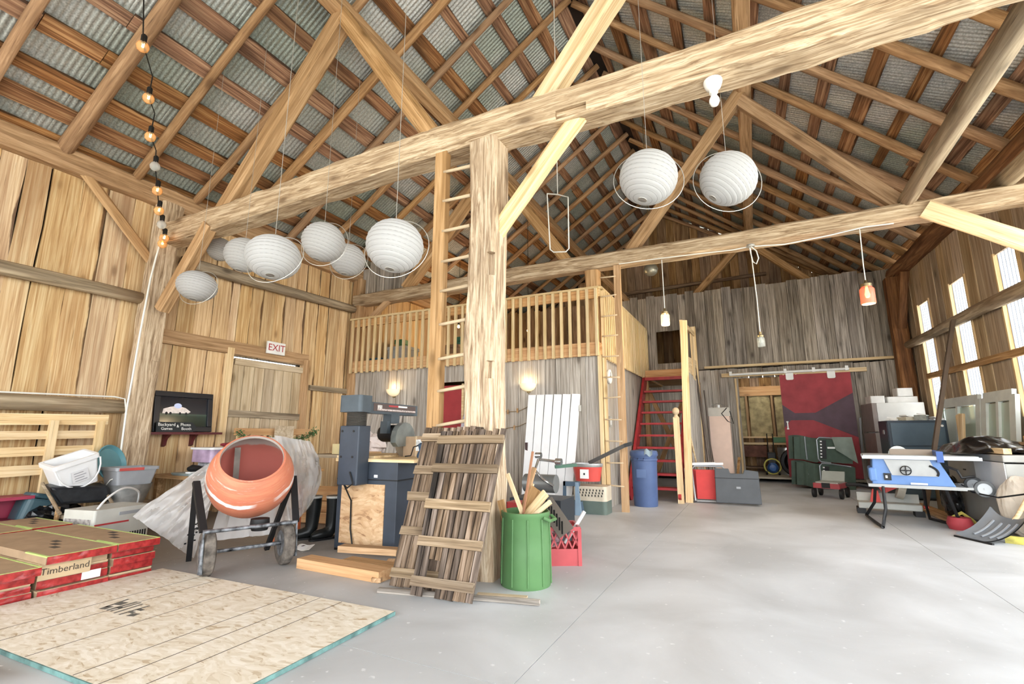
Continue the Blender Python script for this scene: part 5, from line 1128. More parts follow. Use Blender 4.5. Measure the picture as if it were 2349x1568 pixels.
T = thing('shirt', 'pale grey shirt hanging behind the saw motor', 'shirt', (-4.15, 6.88, .82)); MB().grid(lambda u, v: V((-.18+.36*u+.06*(u-.5)*(1-v), -.05+.03*math.sin(u*14)+.14*v*v, .02+.55*v)), 24, 10).build('cloth', plain('lilac_grey_cloth', '#b3abb3', .9), T, smooth=True)
DL = thing('red_door', 'plain red door standing ajar in the loft wall', 'door', (-4.85, 7.05, 0)); 
MB().box(0, .42, .0, .035, .02, 1.88).build('leaf', plain('red_leaf', '#a3242b', .5), DL); MB().box(.42, .46, -.02, .05, 0, 1.9).build('edge_strip', M_['lumber'], DL)
# loose lumber on the floor
a_ = at_z(680, 1303); b_ = at_z(868, 1338)
for k, (p, q, w_, t_, z, lab) in enumerate(((a_, b_, .14, .075, .0, 'thick sawn plank on the floor before the saw cabinet'), (a_+V((.3, .17, 0)), b_+V((.12, .2, 0)), .12, .06, .0, 'second sawn plank on the floor against the saw cabinet'), (V((-3.25, 3.22, 0)), V((-2.72, 3.33, 0)), .1, .05, .076, 'short plank lying on top of the floor planks'))):
    board('floor_plank', None, ro if k == 0 else M_['timber'], p+V((0, .07, t_/2+z+.001)), q+V((0, .07, t_/2+z+.001)), w_, t_); tag(COL.objects[-1] if False else bpy.data.objects[[o.name for o in bpy.data.objects if o.name.startswith('floor_plank') and o.parent is None and 'label' not in o][0]], lab, 'plank')
o = board('wedge_offcut', None, M_['timber'], at_z(862, 1338)+V((0, 0, .02)), at_z(900, 1300)+V((0, 0, .05)), .07, .03); tag(o, 'wedge of wood between floor planks and slatted doors', 'offcut')
o = hewn('dark_stick', None, M_['dark_grey_board'], at_z(868, 1358)+V((0, 0, .016)), at_z(1238, 1388)+V((0, 0, .016)), .045, .03, amp=.004, chamfer=.006); tag(o, 'long dark stick on the floor under the slatted doors', 'stick')
o = board('pale_batten', None, M_['rung'], at_z(1090, 1368)+V((0, .03, .008)), at_z(1205, 1376)+V((0, .03, .008)), .04, .014); tag(o, 'pale batten on the floor beside the dark stick', 'batten')
# slatted doors leaning on the hewn post
M_['old_slat'] = wood('old_dark_slat', '#3a2c20', '#77604a', '#9c8570', stain='#1d1712', stain_amt=1.0, vary=.5, fine=24, along=1.6, contrast=1.4, knots=.5, bump=.5)
M_['old_batten'] = wood('old_batten', '#5c4830', '#8f7758', '#ad9678', stain='#3d2f22', stain_amt=.6, vary=.2, fine=34, knots=.5)
def slat_door(BL, BR, TL, TR, n, bats, lab, miss=(), off=0):
    T = thing('slatted_door', lab, 'door', (BL+BR)/2, 0, 'weathered slatted doors'); BL, BR, TL, TR = map(V, (BL, BR, TL, TR)); nn = (BR-BL).cross(TL-BL).normalized()
    if nn.y > 0: nn = -nn
    wd = (BR-BL).length/n
    for k in range(n):
        u = (k+.5)/n; j = random.uniform(-.01, .008); lo = 0
        if k in miss: lo = .2
        a_ = BL.lerp(BR, u); b_ = TL.lerp(TR, u); d = (b_-a_).normalized(); a_ = a_.lerp(b_, lo)+d*abs(j)
        board('slat', T, M_['old_slat'], a_-nn*.0, b_+d*j, wd-.005, .02, up=nn, seg=4, wav=.005)
    for s_, e0, e1 in bats:
        a_ = BL.lerp(TL, s_); b_ = BR.lerp(TR, s_); board('batten', T, M_['old_batten'], a_.lerp(b_, e0)+nn*.022, a_.lerp(b_, e1)+nn*.022, .062, .024, up=nn, seg=4, wav=.006, rag=.01)
    return T
Z0 = V((0, 0, .012))
slat_door(at_z(893, 1348)+Z0, at_z(1030, 1372)+Z0+V((0, .06, 0)), at_y(977, 980, 3.24), at_y(1110, 978, 3.25), 9, [(.08, 0, .8), (.32, 0, .75), (.53, 0, .7), (.70, 0, .6), (.92, 0, .9)], 'weathered slatted door leaning behind another, top nearest the tall ladder', (3,))
slat_door(at_z(940, 1370)+Z0, at_z(1082, 1392)+Z0, at_y(1012, 988, 3.14), at_y(1163, 985, 3.14), 10, [(.08, 0, 1), (.30, 0, 1), (.52, 0, 1), (.745, 0, 1), (.93, 0, 1)], 'weathered slatted door leaning foremost against the hewn post', (2, 3))
# green bin with scrap wood
GB = plain('green_bin_plastic', '#4f7d45', .45, var=.08, scale=4)
gc = V((-1.57, 3.40, 0)); T = thing('green_bin', 'round green ribbed plastic bin full of scrap wood', 'bin', gc)
MB().lathe([(0, .0), (.178, .0), (.184, .02), (.18, .25), (.172, .46), (.178, .47), (.178, .5), (.168, .502), (.165, .47), (.17, .03), (0, .015)], 36, None, False, False).build('bin_body', GB, T, smooth=True)
for k in range(10):
    a = 2*PI*k/10+.2; MB().tube([(.186*math.cos(a), .186*math.sin(a), .02), (.182*math.cos(a), .182*math.sin(a), .25), (.176*math.cos(a), .176*math.sin(a), .46)], .006, 6).build('rib', GB, T)
a = math.radians(-5); MB().tube([(.175*math.cos(a), -.07, .47), (.215, -.05, .45), (.215, .05, .45), (.175*math.cos(a), .07, .47)], .012, 8).build('handle', GB, T, smooth=True)
scr = [((1160, 1196), (1148, 1146), .05, .018, 'M', 3.36), ((1204, 1192), (1164, 1086), .03, .015, 'L', 3.34), ((1197, 1200), (1222, 1035), .014, .014, 'R', 3.32), ((1170, 1190), (1226, 1072), .032, .02, 'M', 3.46), ((1185, 1192), (1252, 1130), .06, .02, 'L', 3.40), ((1215, 1190), (1263, 1150), .03, .02, 'L', 3.36), ((1190, 1192), (1230, 1120), .08, .02, 'M', 3.44), ((1172, 1192), (1128, 1195), .04, .02, 'M', 3.50), ((1150, 1192), (1220, 1108), .035, .02, 'L', 3.50), ((1200, 1190), (1248, 1136), .03, .03, 'L', 3.48), ((1165, 1190), (1122, 1178), .04, .03, 'M', 3.54)]
names = ['pale short board', 'pointed pale stake', 'long thin reddish rod', 'rough dark lath', 'broad pale offcut', 'bright short batten', 'wide brown offcut', 'low slanting lath', 'narrow pale lath', 'knotty square batten', 'thick brown slat']
for k, (p0, p1, w_, t_, mm, Yd) in enumerate(scr):
    top = at_y(*p1, Yd); q = at_y(*p0, Yd); b_ = q+(q-top).normalized()*(.28 if mm == 'R' else .16)
    b_ = V((max(gc.x-.12, min(gc.x+.12, b_.x)), gc.y+max(-.1, min(.1, Yd-gc.y)), max(.06, b_.z)))
    o = board('scrap_wood', None, {'M': M_['timber'], 'L': M_['lumber'], 'R': plain('reddish_rod', '#a06a45', .6)}[mm], b_, top, w_, t_, up=(0, -1, .3)); tag(o, names[k]+' sticking out of the green bin', 'scrap wood', 'scrap wood in the green bin')
# red milk crate and grille
CR = plain('faded_red_plastic', '#c2454a', .4, var=.08)
T = thing('milk_crate', 'faded red plastic milk crate beside the green bin', 'crate', (-1.58, 4.10, 0), math.radians(28)); s = .15
for sx_, sy_ in ((-1, -1), (-1, 1), (1, -1), (1, 1)): MB().box(sx_*s-.015, sx_*s+.015, sy_*s-.015, sy_*s+.015, 0, .29).build('corner_post', CR, T)
for k in range(4):
    R = Matrix.Rotation(k*PI/2, 4, 'Z')
    MB().box(-s, s, -s-.008, -s+.006, .0, .13, R).build('lower_panel', CR, T); MB().box(-s, s, -s-.012, -s+.01, .27, .30, R).build('rim', CR, T)
    for j in range(5):
        MB().bar(R @ V((-s+.06*j, -s, .13)), R @ V((-s+.06*j+.06, -s, .27)), .012, .012).bar(R @ V((-s+.06*j+.06, -s, .13)), R @ V((-s+.06*j, -s, .27)), .012, .012).build('lattice', CR, T)
MB().box(-s, s, -s, s, .005, .015).build('base', CR, T)
o = MB().grid(lambda u, v: V((-1.68+.16*u, 3.96+.06*v, .12+.17*v+.03*u)), 8, 8).single('checked_cloth', plain('checked_cloth', '#c9a6ae', .9, var=.7, scale=45), 'pink checked cloth stuffed in the milk crate', 'cloth')
o = MB().tube([(-1.52, 4.08, .15), (-1.38, 4.2, .40)], .016, 10).single('white_tube', WP, 'white plastic tube sticking out of the milk crate', 'tube')
T = thing('floor_grille', 'dark slotted metal grille leaning on the milk crate', 'grille', at_z(1290, 1230)); A_, B_ = at_y(1250, 1150, 3.9), at_y(1300, 1222, 3.95); 
MB().bar(A_, B_, .02, .14).build('frame', plain('bronze_grille', '#6a5f55', .5, .4), T, world=True)
for k in range(7): MB().bar(A_.lerp(B_, .1+.12*k)+V((0, -.013, .05)), A_.lerp(B_, .1+.12*k)+V((0, -.013, -.05)), .012, .006).build('slot', M_['black'], T, world=True)
# machinery and boxes seen behind the bin
T = thing('roller_machine', 'grey machine with chrome clamps standing behind the slatted doors', 'machine', (-2.0, 4.75, 0))
MB().box(-.3, .25, -.15, .25, 0, .42).build('base', plain('dark_base', '#2b3138', .5), T)
MB().lathe([(.09, -.17), (.09, .17)], 22, Matrix.Translation((-.02, 0, .56)) @ Matrix.Rotation(PI/2, 4, 'Y')).build('drum', plain('grey_steel', '#7c7f7e', .4, .4), T, smooth=True)
MB().lathe([(.035, -.03), (.035, .03)], 16, Matrix.Translation((.2, -.05, .78)) @ Matrix.Rotation(PI/2, 4, 'Y')).lathe([(.03, -.03), (.03, .03)], 16, Matrix.Translation((-.02, -.05, .84)) @ Matrix.Rotation(PI/2, 4, 'Y')).tube([(-.02, -.05, .8), (.2, -.05, .78)], .014, 8).tube([(-.02, -.05, .8), (-.03, -.12, .7), (.06, -.15, .62), (.16, -.1, .55)], .014, 8).build('clamp', plain('chrome', '#d0d4d6', .15, .9, var=0), T, smooth=True)
MB().bar((.1, .1, .72), (.3, .2, .74), .08, .03).build('green_arm', plain('machine_green', '#3f6b55', .5), T)
T = thing('red_tool_case', 'red and white tool case low behind the green bin', 'case', (-1.92, 4.25, 0)); MB().rbox(-.2, .16, -.1, .1, .0, .16, .02).build('lower_case', M_['black'], T); MB().rbox(-.2, .16, -.1, .1, .16, .3, .02).build('upper_case', WP, T); MB().rbox(-.2, .16, -.09, .09, .3, .44, .02).build('red_body', plain('case_red', '#c02a2c', .4), T)
# white plank door leaning on the loft wall
BL, BR, TL, TR = at_z(1196, 1166), at_z(1311, 1173), at_y(1213, 907, 6.93), at_y(1333, 904, 6.93)
T = thing('plank_door', 'white grooved plank door leaning on the grey loft wall', 'door', (BL+BR)/2); nn = (BR-BL).cross(TL-BL).normalized(); nn = nn if nn.y < 0 else -nn
WD = plain('white_door_paint', '#e6e7e8', .4, var=.02)
for k in range(6): board('door_plank', T, WD, BL.lerp(BR, (k+.5)/6)+nn*.02, TL.lerp(TR, (k+.5)/6)+nn*.02, (BR-BL).length/6-.0016, .034, up=nn)
for s_ in (.87, .11): c = BR.lerp(TR, s_); MB().cbox(c+nn*.03+V((.015, 0, 0)), (.03, .03, .09)).build('hinge', plain('steel_hinge_%d' % int(s_*100), '#a8a59c', .4, .6), T, world=True)
c = BL.lerp(TL, .52).lerp(BR.lerp(TR, .52), .04); MB().cbox(c+nn*.04, (.04, .012, .14)).build('lock_plate', plain('dark_lock', '#4c3434', .4), T, world=True)
# pet carrier, blue step toolbox, red tub, hand saw
T = thing('pet_carrier', 'beige and green plastic pet carrier by the loft corner', 'pet carrier', (-2.13, 6.75, 0))
CRM = plain('beige_plastic', '#cdbfa6', .5); GRN = plain('grey_green_plastic', '#5c6b62', .5)
MB().rbox(-.2, .27, -.16, .16, 0, .17, .05).build('lower_shell', GRN, T); MB().rbox(-.2, .27, -.16, .16, .17, .36, .05).build('upper_shell', CRM, T)
for r in range(3):
    for k in range(9): MB().cbox((-.15+.045*k+.01*r, -.161, .24+.035*r), (.014, .004, .026)).build('vent_hole', M_['black'], T)
T = thing('toolbox', 'slate blue angular toolbox in front of the pet carrier', 'toolbox', (-2.30, 6.52, 0)); SB = plain('slate_blue_plastic', '#4d6378', .45)
MB().prism([(-.14, 0), (.14, 0), (.11, .16), (-.12, .16)], -.09, .09).build('body', SB, T); MB().prism([(.06, .0), (.15, .0), (.11, .42), (.07, .42)], -.1, -.08).build('end_panel', plain('pale_blue_plastic', '#7d97ad', .45), T); MB().box(-.13, .1, -.02, .02, .36, .42).build('handle', SB, T); MB().prism([(-.15, .0), (-.10, .0), (-.1, .42), (-.13, .42)], -.02, .02).build('end_post', SB, T)
T = thing('red_tub', 'red party tub with white square emblem and galvanised rim', 'tub', (-2.13, 6.66, .425)); MB().lathe([(0, 0), (.15, 0), (.18, .2), (.0, .2)], 24, Matrix.Diagonal((1.15, .8, 1, 1)), False, False).build('tub', plain('tub_red', '#cf3b2e', .35), T, smooth=True); MB().lathe([(.18, .19), (.188, .2), (.188, .235), (.178, .235)], 24, Matrix.Diagonal((1.15, .8, 1, 1)), False, False).build('rim', GALV, T, smooth=True)
MB().box(-.06, .06, -.146, -.138, .04, .16).build('emblem', M_['white_paint'], T); MB().cbox((0, -.149, .1), (.02, .003, .026)).build('emblem_dot', M_['black'], T)
T = thing('hand_saw', 'long dark saw resting across the red tub', 'saw', (-2.0, 6.7, .66)); MB().bar((-.12, 0, 0), (.38, .12, .25), .012, .05).build('blade', plain('dark_saw', '#3b3733', .4, .5), T); MB().bar((.36, .11, .24), (.46, .14, .27), .025, .05).build('grip', M_['black'], T)
# blue lidded bin by the stairs
T = thing('blue_bin', 'tall blue plastic bin with a lid at the foot of the red stairs', 'bin', (-1.57, 7.72, 0)); BLU = plain('denim_blue_plastic', '#4a618f', .45, var=.06)
MB().lathe([(0, 0), (.17, 0), (.175, .02), (.19, .66), (.2, .665), (.2, .69), (.19, .70), (.195, .74), (0, .742)], 36, None, False, False).build('bin_body', BLU, T, smooth=True)
MB().lathe([(.205, .73), (.21, .75), (.205, .79), (.19, .81), (0, .835)], 36, None, True, False).build('lid', BLU, T, smooth=True)
MB().tube([(-.04, -.19, .70), (-.04, -.22, .68), (.04, -.22, .68), (.04, -.19, .70)], .009, 8).build('handle', BLU, T, smooth=True); MB().grid(lambda u, v: V((-.08+.14*u, -.188-.006*math.sin(PI*u), .42+.12*v)), 6, 2).build('moulded_plate', plain('blue_plate', '#56709f', .45), T)
MB().grid(lambda u, v: V((.05+.12*u, -.16-.06*v, .825+.02*math.sin(7*u)-.08*v*v)), 8, 6).single('blue_rag', plain('blue_rag', '#8aa0ae', .9), 'pale blue rag lying on the blue bin lid', 'rag').location += V((-1.57, 7.72, 0))
# ================================================================== ITEMS BY STAIRS, PARTITION AND STRIP WINDOWS
RC = plain('red_canvas', '#cc2c2a', .7); ALU = plain('aluminium_tube', '#a9adb0', .45, .4, var=0)
for k, lab in enumerate(('folded red camp chair leaning outermost on the stair guard', 'folded red camp chair tucked against the stair post')):
    T = thing('camp_chair', lab, 'chair', (-.72-.12*k, 8.42+.10*k, 0), .1, 'folded camp chairs'); tl = .12
    P = lambda x, z, y=0: V((x, y+z*tl, z))
    MB().tube([P(-.22, .03), P(-.25, .5), P(-.2, .56), P(.2, .56), P(.26, .48), P(.24, .03)], .015, 8).tube([P(-.2, .03), P(.25, .03)], .013, 8).build('frame', ALU, T, smooth=True)
    MB().box(-.19, .2, -.006, .014, .06, .5, Matrix.Shear('XY', 4, (0, 0)) @ Matrix.Rotation(math.radians(-7), 4, 'X')).build('seat_fabric', RC, T); MB().bar(P(-.24, .585, -.02), P(.22, .60, -.02), .05, .03).build('arm_rest', WP, T)
T = thing('tool_case', 'dark grey hard tool case standing on edge by the red chairs', 'case', (-.33, 8.40, 0), math.radians(4)); R = Matrix.Rotation(math.radians(-8), 4, 'X'); DG = plain('dark_grey_plastic', '#4b4f54', .5)
MB().prism([(-.31, .02), (.32, .02), (.31, .5), (.12, .52), (.10, .46), (-.08, .46), (-.10, .53), (-.30, .53)], -.06, .06, R).build('shell', DG, T, bevel=.01); MB().box(-.31, .32, -.063, -.06, .38, .39, R).build('seam', M_['black'], T); MB().cbox((.02, -.064, .25), (.06, .004, .03), R).build('badge', plain('grey_badge', '#8d9196', .4, var=0), T)
T = thing('rake', 'long pale handled rake leaning on the stair guard', 'rake', at_z(1615, 1140)); A_ = at_z(1614, 1140); B_ = at_y(1578, 975, 8.36)
MB().tube([A_+V((0, 0, .03)), B_], .014, 8).build('handle', M_['lumber'], T, world=True); MB().tube([B_, at_y(1574, 938, 8.37)], .018, 8).build('grip', plain('dark_grip', '#51616a', .5), T, world=True); MB().bar(A_+V((-.18, .02, .03)), A_+V((.3, -.02, .03)), .03, .03).build('head', M_['black'], T, world=True)
for (x0, y0), (x1, y1), r, lab in (((1632, 1075), (1593, 832), .02, 'long dark pole leaning by the stair guard'), ((1637, 1070), (1615, 895), .012, 'thin bronze pole between dark pole and pink panel'), ((1645, 1062), (1628, 1010), .01, 'short thin rod before the pink panel')):
    o = MB().tube([V((at_y(x0, y0, 9.5).x, 9.5, .01)), at_y(x1, y1, 10.1)], r, 8).single('leaning_pole', plain('bronze_%d' % x0, '#5d5148', .4, .4), lab, 'pole', smooth=True)
T = thing('pink_panel', 'tall pale pink panel standing by the partition', 'panel', (-.58, 10.7, 0)); c0 = at_y(1628, 955, 10.7); c1 = at_y(1674, 955, 10.7)
MB().box(c0.x+.58, c1.x+.58, -.15, .15, 0, c0.z).build('panel', plain('pale_pink', '#d9bba8', .6, var=.04), T)
T = thing('grey_unit', 'grey electric unit with trailing wires on the pink panel', 'unit', ((c0.x+c1.x)/2, 10.7, c0.z)); MB().box(-.2, .2, -.13, .13, .001, .17).build('box', plain('warm_grey', '#b8b2a6', .5), T); MB().tube([(.15, -.14, .16), (.05, -.16, .05), (.15, -.16, -.1), (.25, -.14, -.15), (.2, -.14, .1)], .008, 6).build('wire', M_['cord_black'], T); MB().grid(lambda u, v: V((-.15+.28*u, -.05+.1*v, .2+.06*math.sin(PI*u)+.0*v)), 8, 2).build('white_handle', WP, T); MB().box(-.02, .02, -.02, .02, .17, .23).build('handle_stem', WP, T)
o = MB().bar((-.42, 10.3, .0), (-.33, 10.5, .62), .04, .03).single('wood_stake', M_['gable'], 'dark wooden stake leaning on the pink panel', 'stake')
# folded green loungers
GF = plain('dark_green_canvas', '#47594d', .85, var=.1, scale=8); GF2 = plain('grey_green_canvas', '#7b877d', .85, var=.08)
TB = plain('steel_tube', '#8a9094', .35, .5, var=0)
for k, (z0, lab) in enumerate(((.02, 'folded green canvas lounger at the bottom before the red sliding door'), (.52, 'folded green canvas lounger stacked on its twin before the red sliding door'))):
    T = thing('canvas_lounger', lab, 'lounger', (1.12, 11.75, z0), math.radians(8), 'folded canvas loungers')
    R = Matrix.Rotation(math.radians(4), 4, 'Y'); h = .47
    sid = lambda u, v: R @ V((-.55+.45*u-.02, -.02-.24*u+.03*math.sin(9*u+k), h*v+.02*math.sin(5*u)))
    MB().grid(sid, 14, 8).build('side_panel', GF, T)
    MB().grid(lambda u, v: R @ V((-.12+.62*u, -.27+.1*u, h*v*(.98-.05*u)+.006*noise.noise((u*9, v*5, k)))), 14, 8).build('front_panel', GF, T)
    MB().box(-.5, .48, -.14, .25, .01, h-.02, R).build('folded_core', GF, T)
    MB().tube([R @ V(q) for q in ((-.11, -.285, .05), (-.13, -.29, h-.05), (-.09, -.29, h), (.10, -.27, h), (.42, -.2, h-.03))], .014, 8).tube([R @ V(q) for q in ((-.11, -.285, .05), (-.07, -.29, .0), (.1, -.28, -.01))], .014, 8).build('frame_tube', TB, T, smooth=True)
    MB().box(-.07, .03, -.285, -.275, .06, h-.05, R).build('lacing_gap', M_['black'], T)
    for j in range(6): MB().box(-.075, -.045, -.29, -.285, .08+j*.06, .105+j*.06, R).build('lacing', WP, T)
    MB().cbox(R @ V((.12, -.262, h*.6)), (.13, .006, .035)).build('white_tag', WP, T)
    MB().tube([R @ V((-.28, -.165, .02)), R @ V((-.3, -.175, h*.5)), R @ V((-.31, -.165, h))], .012, 8).build('side_tube', TB, T, smooth=True)
T = thing('canvas_flap', 'loose grey-green canvas flap hanging over the stacked lounger', 'cloth', (1.42, 11.5, .55)); MB().grid(lambda u, v: V((-.1+.34*u+.05*v, .0-.03*math.sin(6*u)+.05*u, .45-.5*v*(.5+.5*u))), 12, 10).build('flap', GF2, T, smooth=True)
# little red cart
T = thing('hand_cart', 'low red and grey wheeled cart before the green loungers', 'cart', (1.05, 10.12, 0), math.radians(-20))
MB().rbox(-.2, .2, -.22, .3, .16, .24, .03).build('red_tray', plain('cart_red', '#a83a40', .45), T); MB().prism([(-.17, .24), (.17, .24), (.19, .42), (-.15, .42)], .22, .26).rbox(-.17, .17, -.18, .26, .24, .26, .03).build('grey_deck', plain('cart_grey', '#a2a69c', .5), T); MB().box(-.06, .06, -.235, -.22, .17, .25).build('latch', M_['black'], T)
for s in (-1, 1):
    for y in (-.16, .22): MB().lathe([(.085, -.02), (.085, .02)], 18, Matrix.Translation((s*.2, y, .085)) @ Matrix.Rotation(PI/2, 4, 'Y')).build('wheel', M_['black'], T, smooth=True)
o = MB().tube([at_z(1985, 1112)+V((0, .05, .05)), V((1.98, 12.48, 1.40))], .02, 8).single('metal_pole', ALU, 'thin metal pole leaning between sliding door and corner', 'pole', smooth=True)
# refrigerator, foam, filing cabinet
T = thing('refrigerator', 'white refrigerator with taupe doors standing against the partition', 'refrigerator', (2.35, 12.2, 0), math.radians(6))
MB().box(-.22, .55, -.36, .34, .02, 1.66).build('body', plain('white_enamel', '#dfe0dc', .35, var=.03), T, bevel=.01)
TP = plain('taupe_door', '#8f8480', .4); MB().box(-.30, -.225, -.36, .34, .02, 1.08).build('lower_door', TP, T, bevel=.01); MB().box(-.30, -.225, -.36, .34, 1.10, 1.66).build('upper_door', TP, T, bevel=.01)
ci = T
for k, (x, y, w_, d_, h_, z, lab) in enumerate(((2.2, 12.05, .24, .3, .14, 1.662, 'white foam block at the refrigerator door side'), (2.62, 12.15, .5, .3, .12, 1.662, 'long white foam slab on the refrigerator'), (2.68, 12.15, .26, .26, .16, 1.79, 'raised white foam piece on top of the foam slab'))):
    MB().rbox(x-w_/2, x+w_/2, y-d_/2, y+d_/2, z, z+h_, .02, Matrix.Translation((x, y, z)) @ Matrix.Rotation(.12, 4, 'Z') @ Matrix.Translation((-x, -y, -z))).single('foam_block', plain('white_foam_%d' % k, '#e4e4e0', .8), lab, 'foam')
NB = plain('navy_enamel', '#33414f', .35, var=.06, scale=3); NB2 = plain('steel_blue_face', '#4f6372', .25, var=.08, scale=3)
T = thing('filing_cabinet', 'navy two-drawer lateral filing cabinet with papers on top', 'filing cabinet', (2.38, 10.55, 0), math.radians(4))
MB().box(-.40, .40, -.25, .25, .02, 1.28).build('body', NB, T, bevel=.006)
for k, (z0, z1) in enumerate(((.05, .44), (.46, .85), (.87, 1.24))): 
    d = MB().box(-.405, -.40, -.22, .22, z0, z1).build('end_panel', NB, T); MB().box(-.412, -.405, -.06, .02, (z0+z1)/2, (z0+z1)/2+.07).build('handle', ALU, d)
    f = MB().box(-.36, .36, -.262, -.25, z0, z1).build('drawer', NB2, T); MB().lathe([(.018, 0), (.018, .01)], 12, Matrix.Translation((.33, -.262, z1-.05)) @ Matrix.Rotation(PI/2, 4, 'X')).build('lock', M_['white_paint'], f)
rr2 = random.Random(8)
for k, lab in enumerate(('white carton tipped among the papers on the filing cabinet', 'cream folder lying on the filing cabinet', 'grey parts box on the filing cabinet', 'crumpled clear plastic on the filing cabinet')):
    x = 2.12+.2*k; T = thing('paper_pile', lab, 'paper'if k != 2 else 'box', (x, 10.5+.04*(k % 2), 1.282), rr2.uniform(-.5, .5)); MB().box(-.08, .08, -.1, .1, 0, .03+.03*(k % 3)).build('sheaf', plain('papers_%d' % k, ('#e2e1dc', '#cfc6ad', '#9a9f98', '#dfe3e6')[k], .7, var=.15, scale=25), T); MB().box(-.07, .07, -.08, .08, .031+.03*(k % 3), .05+.03*(k % 3), Matrix.Rotation(.25, 4, 'Y')).build('loose_sheet', M_['white_paint'], T)
# leaning dark stud
o = board('leaning_stud', None, plain('brown_stud', '#6b5a4a', .6), V((at_y(2108, 1060, 9.2).x, 9.2, .02)), at_wr(2186, 735, .22), .10, .05, up=(-1, 0, 0)); tag(o, 'long dark brown stud leaning on the pale girt log', 'stud')
# storm windows leaning on the wall
M_['reflect_pane'] = thin_glass('pale_reflection_pane', '#cfe6d8', .7); FRM = plain('white_window_frame', '#cfd6d1', .45)  # pale mint body in the pane stands in for its bright reflection
for k, (y0, y1, lab) in enumerate(((9.72, 11.2, 'white framed storm window leaning beside the leaning stud'), (8.74, 9.54, 'white framed storm window leaning behind the chest freezer'))):
    T = thing('storm_window', lab, 'window', V((xr((y0+y1)/2)-.3, (y0+y1)/2, 0)), 0, 'white storm windows leaning on the wall')
    A_ = wrp(y0, 0, .24); B_ = wrp(y1, 0, .24); C_ = wrp(y1, 1.57, .06); D_ = wrp(y0, 1.57, .06); nn = (B_-A_).cross(D_-A_).normalized(); nn = nn if nn.x < 0 else -nn
    z1 = V((0, 0, .03))
    for p, q in ((A_+z1, B_+z1), (D_, C_), (A_+z1, D_), (B_+z1, C_)): board('frame_bar', T, FRM, p+nn*.03, q+nn*.03, .15, .05, up=nn)
    for i_ in range(2): q0 = (A_+z1).lerp(B_+z1, .5); q1 = D_.lerp(C_, .5)
    board('mullion', T, FRM, q0+nn*.03, q1+nn*.03, .07, .05, up=nn)
    MB().add([A_.lerp(B_, .04)+nn*.03+z1*3, B_.lerp(A_, .04)+nn*.03+z1*3, C_.lerp(D_, .04)+nn*.03-z1*3, D_.lerp(C_, .04)+nn*.03-z1*3], [(0, 1, 2, 3)]).build('pane', M_['reflect_pane'], T, world=True)
for k, (x0, x1_, lab) in enumerate(((2180, 2215, 'pale lumber stud propped beside the filing cabinet'), (2188, 2228, 'second lumber stud propped beside the filing cabinet'))):
    o = board('lumber_stud', None, M_['lumber'], V((2.55+.09*k, 9.3, .01)), wrp(9.75+.1*k, 1.35, .32), .09, .04, up=(-1, -.3, 0)); tag(o, lab, 'stud')
# chest freezer with things on top
T = thing('chest_freezer', 'grey-white chest freezer under a black plastic bag', 'freezer', (2.68, 7.92, 0), math.radians(3))
FG = plain('grey_enamel', '#a5a49e', .35, var=.04)
MB().box(-.36, .36, -.75, .75, .03, .74).build('body', FG, T, bevel=.012); MB().box(-.37, .37, -.76, .76, .755, .83).build('lid', FG, T, bevel=.012); MB().box(-.366, -.36, -.75, -.05, .35, .75).build('white_area', M_['white_paint'], T); MB().cbox((-.362, .25, .62), (.006, .07, .015)).build('badge', M_['black'], T)  # white area covers the upper near half of this side
T = thing('black_tarp', 'glossy black plastic bag spread over the chest freezer', 'bag', (2.6, 7.95, .83))
MB().grid(lambda u, v: V((-.52+.86*u+.08*noise.noise((u*3, v*4, 2)), -.55+1.3*v, max(.005, .015+.16*math.sin(PI*u)**.8*math.sin(PI*v)**.7*(1+.5*noise.noise((u*4, v*4, 1)))+.022*noise.noise((u*8, v*9, 6))-(.10*max(0, .18-u)/.18)))), 44, 50).build('film', BAG, T, smooth=True)
o = board('lumber_piece', None, M_['lumber'], (2.42, 7.2, .87), (2.40, 7.65, .87), .07, .06); tag(o, 'short yellow lumber piece at the freezer lid edge', 'lumber')
o = board('lumber_piece', None, ro, (2.86, 7.2, 1.0), (2.83, 7.8, 1.0), .1, .07); tag(o, 'orange lumber piece lying on the black bag', 'lumber')
MB().box(2.73, 2.98, 7.18, 7.8, .835, .965).single('carton', CARD, 'flat carton on the freezer below the orange lumber', 'carton')
T = thing('burlap_sack', 'pale dusty cloth sack slumped against the chest freezer', 'sack', (2.42, 7.06, 0)); lumpy(T, 'sack', plain('pale_burlap', '#b3a695', .95, var=.12, scale=5), (.0, 0, .32), (.20, .08, .30), .10, 21, 28, 18)
MB().box(2.25, 2.6, 8.6, 9.25, .0, .42).single('brown_carton', plain('dark_card', '#7d6c50', .85), 'dark brown carton on the floor behind the table saw', 'carton')
T = thing('black_bag', 'black rubbish bag stuffed beside the chest freezer', 'bag', (2.16, 8.25, 0)); lumpy(T, 'bag', BAG, (0, 0, .26), (.1, .22, .26), .2, 33)
o = MB().tube([at_y(2195, 1112, 8.3), V((2.15, 7.9, .48)), V((2.1, 7.3, .42)), V((2.15, 6.8, .42)), V((2.3, 6.5, .5))], .008, 6).single('power_cable', M_['cord_black'], 'dark cable stretched past the burlap sack', 'cable')
